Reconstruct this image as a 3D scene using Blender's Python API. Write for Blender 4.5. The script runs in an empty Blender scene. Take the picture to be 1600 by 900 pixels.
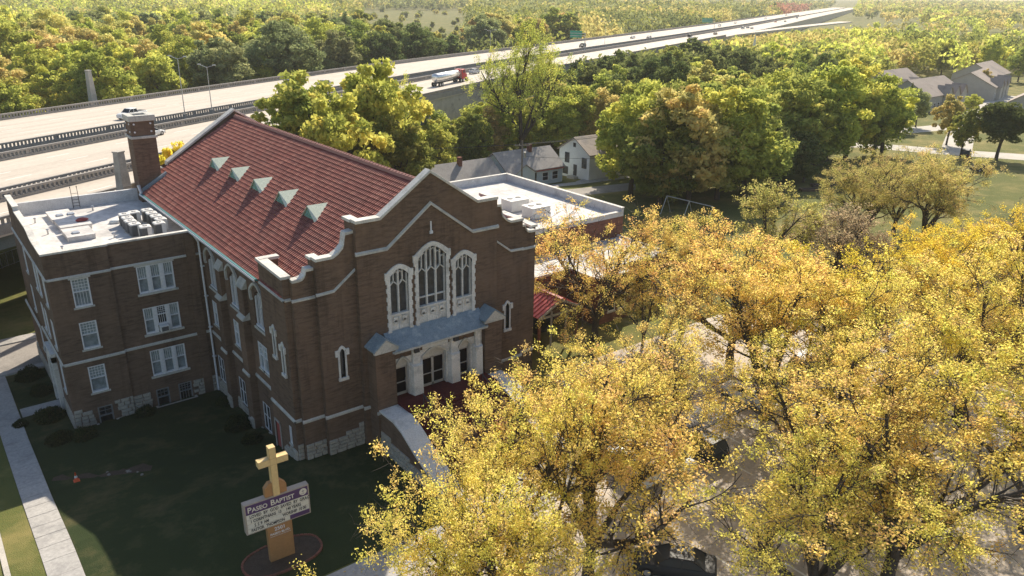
import bpy, math, random
import numpy as np
from mathutils import Matrix, Vector
SC = bpy.context.scene
COL = SC.collection
# ------------------------------------------------------------------ camera
F_PX = 1224.15
YAW, PITCH, ROLL = (math.radians(a) for a in (38.1353, 20.6919, -0.7896))
CAM = np.array([-17.604, -46.108, 31.0])
def _rot():
    f = np.array([math.sin(YAW)*math.cos(PITCH), math.cos(YAW)*math.cos(PITCH), -math.sin(PITCH)])
    r = np.array([math.cos(YAW), -math.sin(YAW), 0.0]); d = np.cross(f, r)
    c, s = math.cos(ROLL), math.sin(ROLL)
    return np.array([c*r+s*d, -s*r+c*d, f])
RM = _rot()
cd = bpy.data.cameras.new('camera'); cam = bpy.data.objects.new('camera', cd); COL.objects.link(cam)
cd.sensor_width = 36.0; cd.lens = F_PX/1600*36.0; cd.clip_start = 0.5; cd.clip_end = 12000
mw = Matrix(((RM[0][0], -RM[1][0], -RM[2][0]), (RM[0][1], -RM[1][1], -RM[2][1]), (RM[0][2], -RM[1][2], -RM[2][2]))).to_4x4()
mw.translation = Vector(CAM); cam.matrix_world = mw; SC.camera = cam
# ------------------------------------------------------------------ light
SUN_DIR = np.array([0.638, 0.472, 0.609])
SUN_EL = math.asin(0.609); SUN_AZ = math.atan2(0.638, 0.472)
w = bpy.data.worlds.new('World'); SC.world = w; w.use_nodes = True
nt = w.node_tree; sky = nt.nodes.new('ShaderNodeTexSky'); sky.sky_type = 'NISHITA'; sky.sun_disc = False
sky.sun_elevation = SUN_EL; sky.sun_rotation = SUN_AZ; sky.altitude = 300; sky.air_density = 1.2; sky.dust_density = 2.0
bg = nt.nodes['Background']; nt.links.new(sky.outputs[0], bg.inputs[0]); bg.inputs[1].default_value = 0.105
sd = bpy.data.lights.new('sun', 'SUN'); sd.energy = 5.0; sd.angle = math.radians(0.53); sd.color = (1.0, 0.90, 0.74)
so = bpy.data.objects.new('sun', sd); COL.objects.link(so)
so.rotation_euler = Vector(SUN_DIR).to_track_quat('Z', 'Y').to_euler(); so.location = (60, 60, 90)
SC.view_settings.view_transform = 'Standard'; SC.view_settings.look = 'None'
SC.view_settings.exposure = 0.55; SC.view_settings.gamma = 1.0
SC.cycles.use_denoising = True
SC.cycles.max_bounces = 8; SC.cycles.transparent_max_bounces = 8; SC.cycles.volume_bounces = 1
try: SC.cycles.denoiser = 'OPENIMAGEDENOISE'
except Exception: pass
# ------------------------------------------------------------------ picture <-> place helpers
def ray(px, py): return RM.T @ np.array([(px-800)/F_PX, (py-450)/F_PX, 1.0])
def hit(px, py, ax, val):
    v = ray(px, py); i = 'xyz'.index(ax); return CAM + v*((val-CAM[i])/v[i])
def proj(p):
    q = RM @ (np.asarray(p, float)-CAM)
    return (800+F_PX*q[0]/q[2], 450+F_PX*q[1]/q[2], q[2])
def ground_z(x, y):
    a = np.interp(y, [-3, 0, 5, 9, 15, 20], [0, -.15, -1.1, -1.8, -2.3, -2.9])
    b = np.interp(y, [0, 70], [0, -3])
    t = np.clip((np.asarray(x, float)-22)/8, 0, 1)
    return a*(1-t)+b*t
def ghit(px, py):
    z = 0.0
    for _ in range(12):
        p = hit(px, py, 'z', z); z = 0.5*z+0.5*float(ground_z(p[0], p[1]))
    return hit(px, py, 'z', z)
# ------------------------------------------------------------------ materials
MATS = {}
class NB:
    def __init__(s, name, rough=0.8, spec=0.3):
        s.m = bpy.data.materials.new(name); s.m.use_nodes = True; s.t = s.m.node_tree
        s.b = s.t.nodes['Principled BSDF']; s.b.inputs['Roughness'].default_value = rough
        s.b.inputs['Specular IOR Level'].default_value = spec; MATS[name] = s.m
    def n(s, kind, **kw):
        nd = s.t.nodes.new(kind)
        for k, v in kw.items():
            if k in nd.inputs: nd.inputs[k].default_value = v
            else: setattr(nd, k, v)
        return nd
    def l(s, a, b): s.t.links.new(a, b)
    def pos(s): return s.n('ShaderNodeNewGeometry').outputs['Position']
    def objco(s): return s.n('ShaderNodeTexCoord').outputs['Object']
    def noise(s, scale, detail=4, vec=None, rough=0.6):
        nd = s.n('ShaderNodeTexNoise'); nd.inputs['Scale'].default_value = scale
        nd.inputs['Detail'].default_value = detail; nd.inputs['Roughness'].default_value = rough
        s.l(vec if vec is not None else s.pos(), nd.inputs['Vector']); return nd.outputs['Fac']
    def ramp(s, fac, stops):
        r = s.n('ShaderNodeValToRGB'); e = r.color_ramp.elements
        while len(e) > len(stops): e.remove(e[-1])
        while len(e) < len(stops): e.new(0.5)
        for el, (p, c) in zip(e, stops): el.position = p; el.color = (*c, 1)
        s.l(fac, r.inputs['Fac']); return r.outputs['Color']
    def mix(s, fac, a, b, mode='MIX'):
        m = s.n('ShaderNodeMix', data_type='RGBA', blend_type=mode)
        if isinstance(fac, (int, float)): m.inputs[0].default_value = fac
        else: s.l(fac, m.inputs[0])
        for i, c in ((6, a), (7, b)):
            if isinstance(c, (tuple, list)): m.inputs[i].default_value = (*c, 1)
            else: s.l(c, m.inputs[i])
        return m.outputs[2]
    def color(s, c): s.l(c, s.b.inputs['Base Color'])
    def bump(s, h, strength=0.3, dist=0.02):
        b = s.n('ShaderNodeBump'); b.inputs['Strength'].default_value = strength; b.inputs['Distance'].default_value = dist
        s.l(h, b.inputs['Height']); s.l(b.outputs[0], s.b.inputs['Normal'])
def noisy(name, c0, c1, scale=1.5, rough=0.85, spec=0.25, c2=None, fine=12, metallic=0.0, bump=0.0):
    k = NB(name, rough, spec); a = k.noise(scale, 5); 
    col = k.ramp(a, [(0.3, c0), (0.7, c1)])
    f = k.noise(fine, 3); col = k.mix(0.35, col, k.ramp(f, [(0.3, tuple(x*0.6 for x in c0)), (0.7, tuple(min(1, x*1.3) for x in c1))]))
    if c2: col = k.mix(k.ramp(k.noise(scale*0.4, 6, rough=0.75), [(0.52, (0, 0, 0)), (0.68, (1, 1, 1))]), col, c2)
    k.color(col); k.b.inputs['Metallic'].default_value = metallic
    if bump: k.bump(f, bump, 0.03)
    return k.m
def plain(name, c, rough=0.6, spec=0.4, metallic=0.0):
    k = NB(name, rough, spec); f = k.noise(6, 3)
    k.color(k.mix(0.25, c, k.ramp(f, [(0.3, tuple(x*0.6 for x in c)), (0.7, tuple(min(1, x*1.25) for x in c))])))
    k.b.inputs['Metallic'].default_value = metallic; return k.m
def brick_mat(name, c1, c2, mortar, dark):
    k = NB(name, 0.9, 0.2); sp = k.n('ShaderNodeSeparateXYZ'); k.l(k.pos(), sp.inputs[0])
    ad = k.n('ShaderNodeMath', operation='ADD'); k.l(sp.outputs[0], ad.inputs[0]); k.l(sp.outputs[1], ad.inputs[1])
    cb = k.n('ShaderNodeCombineXYZ'); k.l(ad.outputs[0], cb.inputs[0]); k.l(sp.outputs[2], cb.inputs[1])
    br = k.n('ShaderNodeTexBrick'); k.l(cb.outputs[0], br.inputs['Vector'])
    br.inputs['Color1'].default_value = (*c1, 1); br.inputs['Color2'].default_value = (*c2, 1); br.inputs['Mortar'].default_value = (*mortar, 1)
    br.inputs['Scale'].default_value = 1.0; br.inputs['Brick Width'].default_value = 0.26; br.inputs['Row Height'].default_value = 0.09
    br.inputs['Mortar Size'].default_value = 0.012; br.inputs['Bias'].default_value = -0.1
    st = k.n('ShaderNodeVectorMath', operation='MULTIPLY'); k.l(cb.outputs[0], st.inputs[0]); st.inputs[1].default_value = (0.9, 5.5, 1)
    nz = k.noise(1.0, 5, st.outputs[0]); big = k.noise(0.35, 4)
    col = k.mix(k.ramp(nz, [(0.45, (0, 0, 0)), (0.72, (1, 1, 1))]), br.outputs['Color'], dark)
    col = k.mix(k.ramp(big, [(0.35, (0, 0, 0)), (0.75, (.55, .55, .55))]), col, tuple(x*1.35 for x in c1))
    vs = k.n('ShaderNodeVectorMath', operation='MULTIPLY'); k.l(cb.outputs[0], vs.inputs[0]); vs.inputs[1].default_value = (1.1, .12, 1)
    col = k.mix(k.ramp(k.noise(1.0, 5, vs.outputs[0], .7), [(0.5, (0, 0, 0)), (0.74, (.6, .6, .6))]), col, tuple(x*.62 for x in dark))
    col = k.mix(k.ramp(k.noise(.16, 5, rough=.7), [(0.56, (0, 0, 0)), (0.7, (.4, .4, .4))]), col, tuple(x*1.7 for x in c1))
    k.color(col); k.bump(br.outputs['Fac'], 0.25, -0.01); return k.m
brick_mat('brick', (.172, .11, .075), (.118, .073, .05), (.16, .127, .1), (.072, .049, .036))
brick_mat('brick_red', (.24, .09, .06), (.17, .065, .045), (.2, .16, .13), (.1, .05, .04))
noisy('limestone', (.46, .44, .39), (.6, .58, .53), 1.2, c2=(.33, .33, .31))
noisy('painted_stone', (.62, .60, .56), (.76, .74, .70), 1.5, c2=(.45, .44, .41))
noisy('coping', (.55, .52, .47), (.72, .69, .63), 1.6, c2=(.4, .38, .35))
noisy('rubble_stone', (.3, .275, .235), (.5, .46, .39), 1.9, bump=.6)
noisy('lead', (.17, .22, .26), (.27, .33, .37), 2.5, rough=.55, c2=(.4, .44, .46))
noisy('verdigris', (.16, .33, .28), (.25, .45, .38), 3, rough=.6)
noisy('verdigris_pale', (.52, .6, .48), (.66, .72, .58), 3, rough=.5)
noisy('gutter_green', (.03, .14, .15), (.06, .22, .22), 4, rough=.5)
noisy('membrane', (.52, .495, .47), (.68, .65, .62), .35, c2=(.4, .38, .365), fine=2)
noisy('parapet_paint', (.5, .5, .5), (.66, .66, .66), 1.0, c2=(.4, .4, .4))
k = NB('concrete_deck', .85, .25)
vr = k.n('ShaderNodeVectorRotate', rotation_type='Z_AXIS'); vr.inputs['Angle'].default_value = -math.radians(29.25); k.l(k.pos(), vr.inputs['Vector'])
vm = k.n('ShaderNodeVectorMath', operation='MULTIPLY'); k.l(vr.outputs[0], vm.inputs[0]); vm.inputs[1].default_value = (.012, .55, .1)
g = k.ramp(k.noise(1.0, 4, vm.outputs[0]), [(.3, (.45, .39, .325)), (.7, (.63, .56, .475))]); g = k.mix(.3, g, k.ramp(k.noise(1.6, 4), [(.3, (.4, .35, .29)), (.7, (.66, .59, .5))])); k.color(g)
noisy('concrete', (.4, .37, .32), (.54, .5, .44), .8, c2=(.3, .28, .25))
noisy('rail_concrete', (.26, .24, .22), (.38, .35, .32), .8)
noisy('girder', (.1, .13, .13), (.16, .19, .19), .8)
noisy('sidewalk', (.36, .34, .32), (.46, .44, .41), .7, c2=(.27, .26, .25), fine=5)
noisy('asphalt', (.24, .22, .2), (.34, .31, .28), .5, c2=(.18, .17, .16), fine=8)
noisy('lot', (.42, .36, .295), (.55, .48, .405), .25, c2=(.32, .28, .235), fine=6)
noisy('soil', (.05, .035, .025), (.09, .065, .045), 2, bump=.8)
noisy('carpet', (.07, .012, .012), (.11, .02, .018), 3)
noisy('bark', (.045, .037, .032), (.095, .08, .068), 2.5, bump=.6)
noisy('bark_pale', (.12, .1, .085), (.2, .17, .14), 2.5, bump=.6)
noisy('shingle', (.27, .25, .235), (.38, .355, .33), .9, c2=(.24, .22, .21), fine=9)
noisy('shingle_warm', (.3, .245, .205), (.4, .335, .285), .4, c2=(.2, .18, .17), fine=9)
noisy('siding_white', (.66, .66, .64), (.76, .76, .74), .8)
noisy('siding_sky_shade', (.44, .53, .6), (.54, .62, .68), .8)  # white siding with the blue of sky-lit shade put into its colour
noisy('siding_tan', (.4, .37, .33), (.48, .45, .41), .8)
noisy('wood_grey', (.16, .14, .12), (.28, .25, .22), 2)
noisy('timber', (.09, .06, .045), (.16, .11, .08), 2)
plain('ridge_clay', (.4, .19, .15), .7); plain('door_glass', (.012, .008, .009), .5, .12); plain('white_paint', (.74, .74, .76), .5); plain('trim_red', (.35, .08, .07)); plain('dark_paint', (.04, .04, .045))
plain('metal_grey', (.45, .46, .48), .4, .5, .6); plain('ac_dark', (.11, .115, .12), .6); plain('ac_white', (.7, .68, .64), .5)
plain('rubber', (.02, .02, .02), .8); plain('red_cloth', (.28, .05, .05)); plain('orange', (.8, .12, .03), .5)
plain('cross_gold', (.72, .52, .24), .45); plain('sign_brown', (.42, .22, .09), .6); plain('sign_purple', (.085, .04, .13), .5)
plain('sign_face', (.72, .69, .6), .5); plain('ink', (.02, .02, .03)); plain('sign_rim', (.4, .34, .28), .5)
plain('green_sign', (.02, .33, .2), .4); plain('paint_line', (.7, .68, .62)); plain('curtain', (.36, .41, .42), .9)
plain('red_metal', (.48, .1, .085), .4); plain('red_seam', (.33, .05, .045), .45); plain('steel', (.55, .55, .52), .4, .5, .5)
plain('tank_steel', (.75, .74, .72), .22, .6, .7); plain('cloth_blue', (.1, .2, .5))
k = NB('tile', .75, .3)
oi = k.n('ShaderNodeAttribute', attribute_name='lv'); a = k.ramp(oi.outputs['Fac'], [(0, (.21, .066, .052)), (.5, (.31, .1, .076)), (1, (.41, .17, .125))])
st = k.noise(.45, 5); k.color(k.mix(k.ramp(st, [(.4, (0, 0, 0)), (.7, (.7, .7, .7))]), a, (.24, .095, .075)))
k = NB('glass_dark', .25, .3); k.color(k.ramp(k.noise(.8, 2), [(.3, (.012, .014, .016)), (.7, (.035, .038, .042))]))
k = NB('glass_leaded', .3, .5); k.color(k.ramp(k.noise(3, 3), [(.3, (.03, .034, .04)), (.7, (.075, .08, .09))]))
k = NB('glass_curtain', .15, .5); k.color(k.ramp(k.noise(2.2, 4), [(.35, (.16, .19, .2)), (.65, (.3, .34, .36))]))
k = NB('glass_lace', .2, .5); k.color(k.ramp(k.noise(5, 4), [(.35, (.22, .27, .27)), (.65, (.4, .45, .45))]))
k = NB('car_glass', .34, .35); k.color(k.ramp(k.noise(1, 2), [(0, (.01, .012, .016)), (1, (.03, .035, .04))]))
def car_paint(name, c):
    k = NB(name, .55, .3); k.b.inputs['Coat Weight'].default_value = .12; k.b.inputs['Coat Roughness'].default_value = .45
    k.color(k.ramp(k.noise(3, 2), [(.2, tuple(x*.88 for x in c)), (.8, c)])); return k.m
for n_, c_ in dict(paint_white=(.78, .78, .77), paint_black=(.02, .022, .026), paint_red=(.45, .02, .025), paint_silver=(.45, .46, .48), paint_blue=(.06, .1, .2)).items(): car_paint(n_, c_)
# grass: sun-bleached autumn lawn with worn and leaf-strewn patches
k = NB('grass', .95, .1)
g = k.mix(k.noise(.35, 6), (.08, .095, .026), (.2, .18, .055)); g = k.mix(k.ramp(k.noise(9, 4), [(.35, (0, 0, 0)), (.65, (1, 1, 1))]), g, (.11, .135, .042))
g = k.mix(k.ramp(k.noise(.11, 6, rough=.7), [(.45, (0, 0, 0)), (.62, (.85, .85, .85))]), g, (.27, .225, .085)); k.color(g); k.bump(k.noise(14, 4), .9, .08)
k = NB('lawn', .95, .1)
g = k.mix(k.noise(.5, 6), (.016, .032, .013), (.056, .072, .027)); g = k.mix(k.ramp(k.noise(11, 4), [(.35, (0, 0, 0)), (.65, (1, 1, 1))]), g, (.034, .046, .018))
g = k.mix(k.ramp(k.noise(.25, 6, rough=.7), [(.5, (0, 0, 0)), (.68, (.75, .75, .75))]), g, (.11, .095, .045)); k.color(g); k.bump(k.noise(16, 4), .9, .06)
k = NB('litter', .95, .1)
g = k.mix(k.ramp(k.noise(7, 5), [(.4, (0, 0, 0)), (.6, (1, 1, 1))]), (.2, .13, .055), (.34, .22, .1)); g = k.mix(k.ramp(k.noise(.5, 5), [(.45, (0, 0, 0)), (.65, (1, 1, 1))]), g, (.12, .12, .045)); k.color(g); k.bump(k.noise(18, 4), 1, .06)
def leaf_mat(name, stops, trans=.45, hue=.03, val=.35):
    m = bpy.data.materials.new(name); m.use_nodes = True; t = m.node_tree; t.nodes.clear(); MATS[name] = m
    N = t.nodes.new; L = t.links.new
    at = N('ShaderNodeAttribute'); at.attribute_name = 'lv'
    oi = N('ShaderNodeObjectInfo')
    r = N('ShaderNodeValToRGB'); e = r.color_ramp.elements
    while len(e) < len(stops): e.new(.5)
    for el, (p, c) in zip(e, stops): el.position = p; el.color = (*c, 1)
    L(at.outputs['Fac'], r.inputs[0])
    hs = N('ShaderNodeHueSaturation'); L(r.outputs[0], hs.inputs['Color'])
    mr = N('ShaderNodeMapRange'); mr.inputs[3].default_value = .5-hue; mr.inputs[4].default_value = .5+hue; L(oi.outputs['Random'], mr.inputs[0]); L(mr.outputs[0], hs.inputs['Hue'])
    ml = N('ShaderNodeMath'); ml.operation = 'MULTIPLY'; ml.inputs[1].default_value = 7.13; L(oi.outputs['Random'], ml.inputs[0])
    fr = N('ShaderNodeMath'); fr.operation = 'FRACT'; L(ml.outputs[0], fr.inputs[0])
    m2 = N('ShaderNodeMapRange'); m2.inputs[3].default_value = 1-val*.6; m2.inputs[4].default_value = 1+val; L(fr.outputs[0], m2.inputs[0]); L(m2.outputs[0], hs.inputs['Value'])
    d = N('ShaderNodeBsdfDiffuse'); tr = N('ShaderNodeBsdfTranslucent'); L(hs.outputs[0], d.inputs[0]); L(hs.outputs[0], tr.inputs[0])
    mx = N('ShaderNodeMixShader'); mx.inputs[0].default_value = trans; L(d.outputs[0], mx.inputs[1]); L(tr.outputs[0], mx.inputs[2])
    o = N('ShaderNodeOutputMaterial'); L(mx.outputs[0], o.inputs[0]); return m
leaf_mat('leaf_gold', [(0, (.40, .44, .1)), (.2, (.66, .63, .14)), (.45, (.92, .78, .2)), (.72, (.96, .76, .22)), (.9, (.92, .64, .26)), (1, (.62, .42, .2))], .6, .014, .14)
leaf_mat('leaf_yellow', [(0, (.5, .52, .08)), (.35, (.88, .77, .1)), (.8, (.96, .76, .1)), (1, (.78, .54, .15))], .6, .012, .14)
leaf_mat('leaf_orange', [(0, (.42, .47, .11)), (.25, (.74, .66, .17)), (.55, (.95, .73, .22)), (.82, (.93, .58, .22)), (1, (.66, .38, .18))], .6, .014, .14)
leaf_mat('leaf_olive', [(0, (.36, .39, .1)), (.5, (.62, .58, .18)), (.85, (.72, .6, .22)), (1, (.7, .5, .24))], .56, .02, .2)
leaf_mat('leaf_dry', [(0, (.34, .28, .16)), (.5, (.5, .42, .24)), (1, (.62, .46, .28))], .5, .02, .2)
leaf_mat('leaf_green', [(0, (.15, .195, .05)), (.45, (.325, .365, .088)), (.8, (.51, .5, .125)), (1, (.66, .56, .14))], .54, .012, .3)
leaf_mat('leaf_lime', [(0, (.25, .3, .06)), (.45, (.49, .52, .115)), (.8, (.69, .66, .145)), (1, (.82, .67, .155))], .55, .012, .25)
leaf_mat('leaf_dark', [(0, (.1, .135, .045)), (.6, (.19, .225, .075)), (1, (.31, .32, .11))], .5, .02, .3)
leaf_mat('leaf_autumn', [(0, (.38, .37, .13)), (.5, (.6, .52, .19)), (.85, (.7, .55, .2)), (1, (.66, .44, .19))], .53, .02, .25)
leaf_mat('leaf_sage', [(0, (.22, .26, .11)), (.6, (.36, .39, .17)), (1, (.48, .48, .22))], .52, .02, .25)
leaf_mat('leaf_red', [(0, (.42, .2, .12)), (.6, (.58, .28, .18)), (1, (.62, .4, .2))], .5, .02, .2)
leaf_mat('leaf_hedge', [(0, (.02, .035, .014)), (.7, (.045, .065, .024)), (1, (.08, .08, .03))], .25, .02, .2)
# ------------------------------------------------------------------ mesh helpers
class MB:
    def __init__(s): s.v = []; s.f = []; s.m = []
    def quad(s, *p, m=0):
        i = len(s.v); s.v += [tuple(float(c) for c in q) for q in p]; s.f.append(tuple(range(i, i+len(p)))); s.m.append(m)
    def hexa(s, p, m=0):   # 8 corners: bottom 4, top 4
        i = len(s.v); s.v += [tuple(float(c) for c in q) for q in p]
        for a in ((3, 2, 1, 0), (4, 5, 6, 7), (0, 1, 5, 4), (1, 2, 6, 5), (2, 3, 7, 6), (3, 0, 4, 7)):
            s.f.append(tuple(i+b for b in a)); s.m.append(m)
    def box(s, x0, x1, y0, y1, z0, z1, m=0):
        s.hexa([(x0, y0, z0), (x1, y0, z0), (x1, y1, z0), (x0, y1, z0), (x0, y0, z1), (x1, y0, z1), (x1, y1, z1), (x0, y1, z1)], m)
    def lbox(s, P, u0, u1, z0, z1, d0, d1, m=0):
        s.hexa([P(u0, z0, d0), P(u1, z0, d0), P(u1, z0, d1), P(u0, z0, d1), P(u0, z1, d0), P(u1, z1, d0), P(u1, z1, d1), P(u0, z1, d1)], m)
    def prism(s, a, b, m=0):   # two matching polygons
        n = len(a); i = len(s.v); s.v += [tuple(float(c) for c in q) for q in a]+[tuple(float(c) for c in q) for q in b]
        s.f.append(tuple(range(i, i+n))); s.f.append(tuple(range(i+2*n-1, i+n-1, -1))); s.m += [m, m]
        for j in range(n):
            k2 = (j+1) % n; s.f.append((i+j, i+k2, i+n+k2, i+n+j)); s.m.append(m)
    def bar(s, a, b, w, h=None, m=0):   # square bar between two points
        a = np.array(a, float); b = np.array(b, float); d = b-a; d /= np.linalg.norm(d); h = h or w
        u = np.cross(d, (0, 0, 1.0)); u = np.array([1.0, 0, 0]) if np.linalg.norm(u) < 1e-4 else u/np.linalg.norm(u); v = np.cross(u, d)
        c = [(-1, -1), (1, -1), (1, 1), (-1, 1)]
        s.prism([a+u*x*w/2+v*y*h/2 for x, y in c], [b+u*x*w/2+v*y*h/2 for x, y in c], m)
    def tube(s, a, b, r0, r1, n=10, m=0):
        a = np.array(a, float); b = np.array(b, float); d = b-a; d /= np.linalg.norm(d)
        u = np.cross(d, (0, 0, 1.0)); u = np.array([1.0, 0, 0]) if np.linalg.norm(u) < 1e-4 else u/np.linalg.norm(u); v = np.cross(u, d)
        t = [2*math.pi*j/n for j in range(n)]
        s.prism([a+(u*math.cos(q)+v*math.sin(q))*r0 for q in t], [b+(u*math.cos(q)+v*math.sin(q))*r1 for q in t], m)
    def loft(s, rings, m=0, cap=True):
        n = len(rings[0]); i = len(s.v)
        for r in rings: s.v += [tuple(float(c) for c in q) for q in r]
        for a in range(len(rings)-1):
            for j in range(n):
                k2 = (j+1) % n; s.f.append((i+a*n+j, i+a*n+k2, i+(a+1)*n+k2, i+(a+1)*n+j)); s.m.append(m)
        if cap:
            s.f.append(tuple(range(i+n-1, i-1, -1))); e = i+(len(rings)-1)*n; s.f.append(tuple(range(e, e+n))); s.m += [m, m]
    def obj(s, name, mats, parent=None, smooth=False, bevel=0.0):
        me = bpy.data.meshes.new(name); me.from_pydata(s.v, [], s.f)
        if isinstance(mats, str): mats = [mats]
        for q in mats: me.materials.append(MATS[q])
        if len(mats) > 1: me.polygons.foreach_set('material_index', s.m)
        if smooth: me.polygons.foreach_set('use_smooth', [True]*len(me.polygons))
        me.update(); o = bpy.data.objects.new(name, me); COL.objects.link(o)
        if bevel:
            b = o.modifiers.new('bevel', 'BEVEL'); b.width = bevel; b.segments = 2; b.limit_method = 'ANGLE'
        if parent is not None: o.parent = parent
        return o
def tag(o, label, cat, group=None, kind=None):
    o['label'] = label; o['category'] = cat
    if group: o['group'] = group
    if kind: o['kind'] = kind
    return o
def struct(o): o['kind'] = 'structure'; return o
def thing(name, label, cat, loc=(0, 0, 0), rz=0.0, group=None):
    o = bpy.data.objects.new(name, None); COL.objects.link(o); o.location = loc; o.rotation_euler = (0, 0, rz); o.empty_display_size = .2
    return tag(o, label, cat, group)
def copy_tree(o, parent=None):
    c = o.copy(); COL.objects.link(c); c.parent = parent
    for ch in o.children: copy_tree(ch, c)
    return c
def fast_mesh(name, verts, quads, mats, lv=None, smooth=False):
    me = bpy.data.meshes.new(name); nv = len(verts); nf = len(quads); kk = quads.shape[1]
    me.vertices.add(nv); me.vertices.foreach_set('co', np.ascontiguousarray(verts, np.float32).ravel())
    me.loops.add(nf*kk); me.loops.foreach_set('vertex_index', np.ascontiguousarray(quads, np.int32).ravel())
    me.polygons.add(nf); me.polygons.foreach_set('loop_start', np.arange(0, nf*kk, kk, dtype=np.int32))
    try: me.polygons.foreach_set('loop_total', np.full(nf, kk, np.int32))
    except Exception: pass
    for q in ([mats] if isinstance(mats, str) else mats): me.materials.append(MATS[q])
    if smooth: me.polygons.foreach_set('use_smooth', np.ones(nf, bool))
    if lv is not None:
        at = me.attributes.new('lv', 'FLOAT', 'FACE'); at.data.foreach_set('value', np.ascontiguousarray(lv, np.float32))
    me.update(calc_edges=True); me.validate(); return me
def link(name, me, parent=None):
    o = bpy.data.objects.new(name, me); COL.objects.link(o)
    if parent is not None: o.parent = parent
    return o
RNG = np.random.default_rng(7); random.seed(7)
# ------------------------------------------------------------------ terrain
YB = [-3, 0, 5, 9, 15, 20]
def spaced(lo, hi, core0, core1, step):
    a = list(np.arange(core0, core1+.01, step)); d = step; x = core1
    while x < hi: d *= 1.35; x += d; a.append(min(x, hi))
    d = step; x = core0
    while x > lo: d *= 1.35; x -= d; a.insert(0, max(x, lo))
    return a
xs = np.array(sorted(set(np.round(spaced(-2500, 5000, -40, 120, 4), 3)) | {22.0, 30.0}))
ys = np.array(sorted(set(np.round(spaced(-1500, 5000, -60, 100, 4), 3)) | set(map(float, YB)) | {70.0}))
gx, gy = np.meshgrid(xs, ys); gz = ground_z(gx, gy)
r_ = np.hypot(gx-0, gy-0); gz = gz+np.clip((r_-500)/3000, 0, 1)*14
V = np.stack([gx, gy, gz], -1).reshape(-1, 3); nx = len(xs); ny = len(ys)
idx = np.arange(nx*ny).reshape(ny, nx); Q = np.stack([idx[:-1, :-1], idx[:-1, 1:], idx[1:, 1:], idx[1:, :-1]], -1).reshape(-1, 4)
struct(link('ground', fast_mesh('ground', V, Q, 'grass', smooth=True)))
def sheet(name, x0, x1, y0, y1, off, mat, thick=0.0):
    yy = [y0]+[b for b in YB if y0 < b < y1]+[y1]; m = MB()
    for a, b in zip(yy[:-1], yy[1:]):
        za = float(ground_z(x0, a))+off; zb = float(ground_z(x0, b))+off
        m.hexa([(x0, a, za-.25), (x1, a, za-.25), (x1, b, zb-.25), (x0, b, zb-.25), (x0, a, za), (x1, a, za), (x1, b, zb), (x0, b, zb)])
    return struct(m.obj(name, mat))
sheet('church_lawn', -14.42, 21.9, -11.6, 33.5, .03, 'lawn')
sheet('verge', -17.74, -16.17, -40, 33.5, .05, 'grass')
# paving slabs of the long pavement, each its own piece
pv = struct(sheet('pavement', -16.15, -14.45, -40, 33.0, .04, 'sidewalk'))
sl = MB(); sl.box(-.5, .5, -.5, .5, -.03, .03); slab = sl.obj('slab', 'sidewalk', pv, bevel=.004)
first = True
for i in range(24):
    y0 = -8+i*1.75; y1 = y0+1.73
    o = slab if first else slab.copy()
    if not first: COL.objects.link(o)
    first = False
    za, zb = float(ground_z(-15, y0)), float(ground_z(-15, y1))
    o.location = (-15.3, (y0+y1)/2, (za+zb)/2+.06+random.uniform(-.006, .006)); o.scale = (1.7, 1.73, 1); o.rotation_euler = (math.atan2(zb-za, y1-y0), random.uniform(-.003, .003), 0)
sheet('front_pavement', -14.2, 60, -14.2, -11.8, .06, 'sidewalk')
sheet('entrance_walk', 6.2, 15.2, -12.2, -10.3, .055, 'sidewalk')
sheet('annex_walk', -14.3, -11.3, 24.2, 25.9, .06, 'sidewalk')
sheet('boulevard', -40, -18.05, -60, 33.5, -.09, 'asphalt')
sheet('kerb', -18.05, -17.75, -40, 33.5, .07, 'concrete')
sheet('side_street', -60, 60, 34.6, 41.3, -.08+.15, 'asphalt')
sheet('kerb', -17, 60, 33.7, 34.55, .18, 'sidewalk'); sheet('kerb', -60, 60, 41.35, 42.9, .18, 'sidewalk')
# parking lot and planted ground on the right
def flat(name, pts, z, mat, th=.25):
    m = MB(); m.prism([(x, y, z-th) for x, y in pts], [(x, y, z) for x, y in pts]); return struct(m.obj(name, mat))
flat('parking_lot', [(-14.2, -60), (30, -60), (52, -32), (52, -14.3), (-14.2, -14.3)], .035, 'lot')
flat('church_yard', [(22.2, -11.8), (52, -11.8), (52, -.3), (22.2, -.3)], .03, 'lot')
flat('leafy_ground', [(30.2, -60), (110, -60), (110, -.2), (52.2, -.2), (52.2, -32)], .025, 'litter')
lm = MB()
for i in range(9):
    x = 4+i*2.8; lm.box(x, x+.13, -29, -24, .036, .041)
for i in range(10):
    x = 24+i*2.7; lm.box(x, x+.13, -20.2, -15.2, .036, .041)
struct(lm.obj('stall_marking', 'paint_line'))
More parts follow.
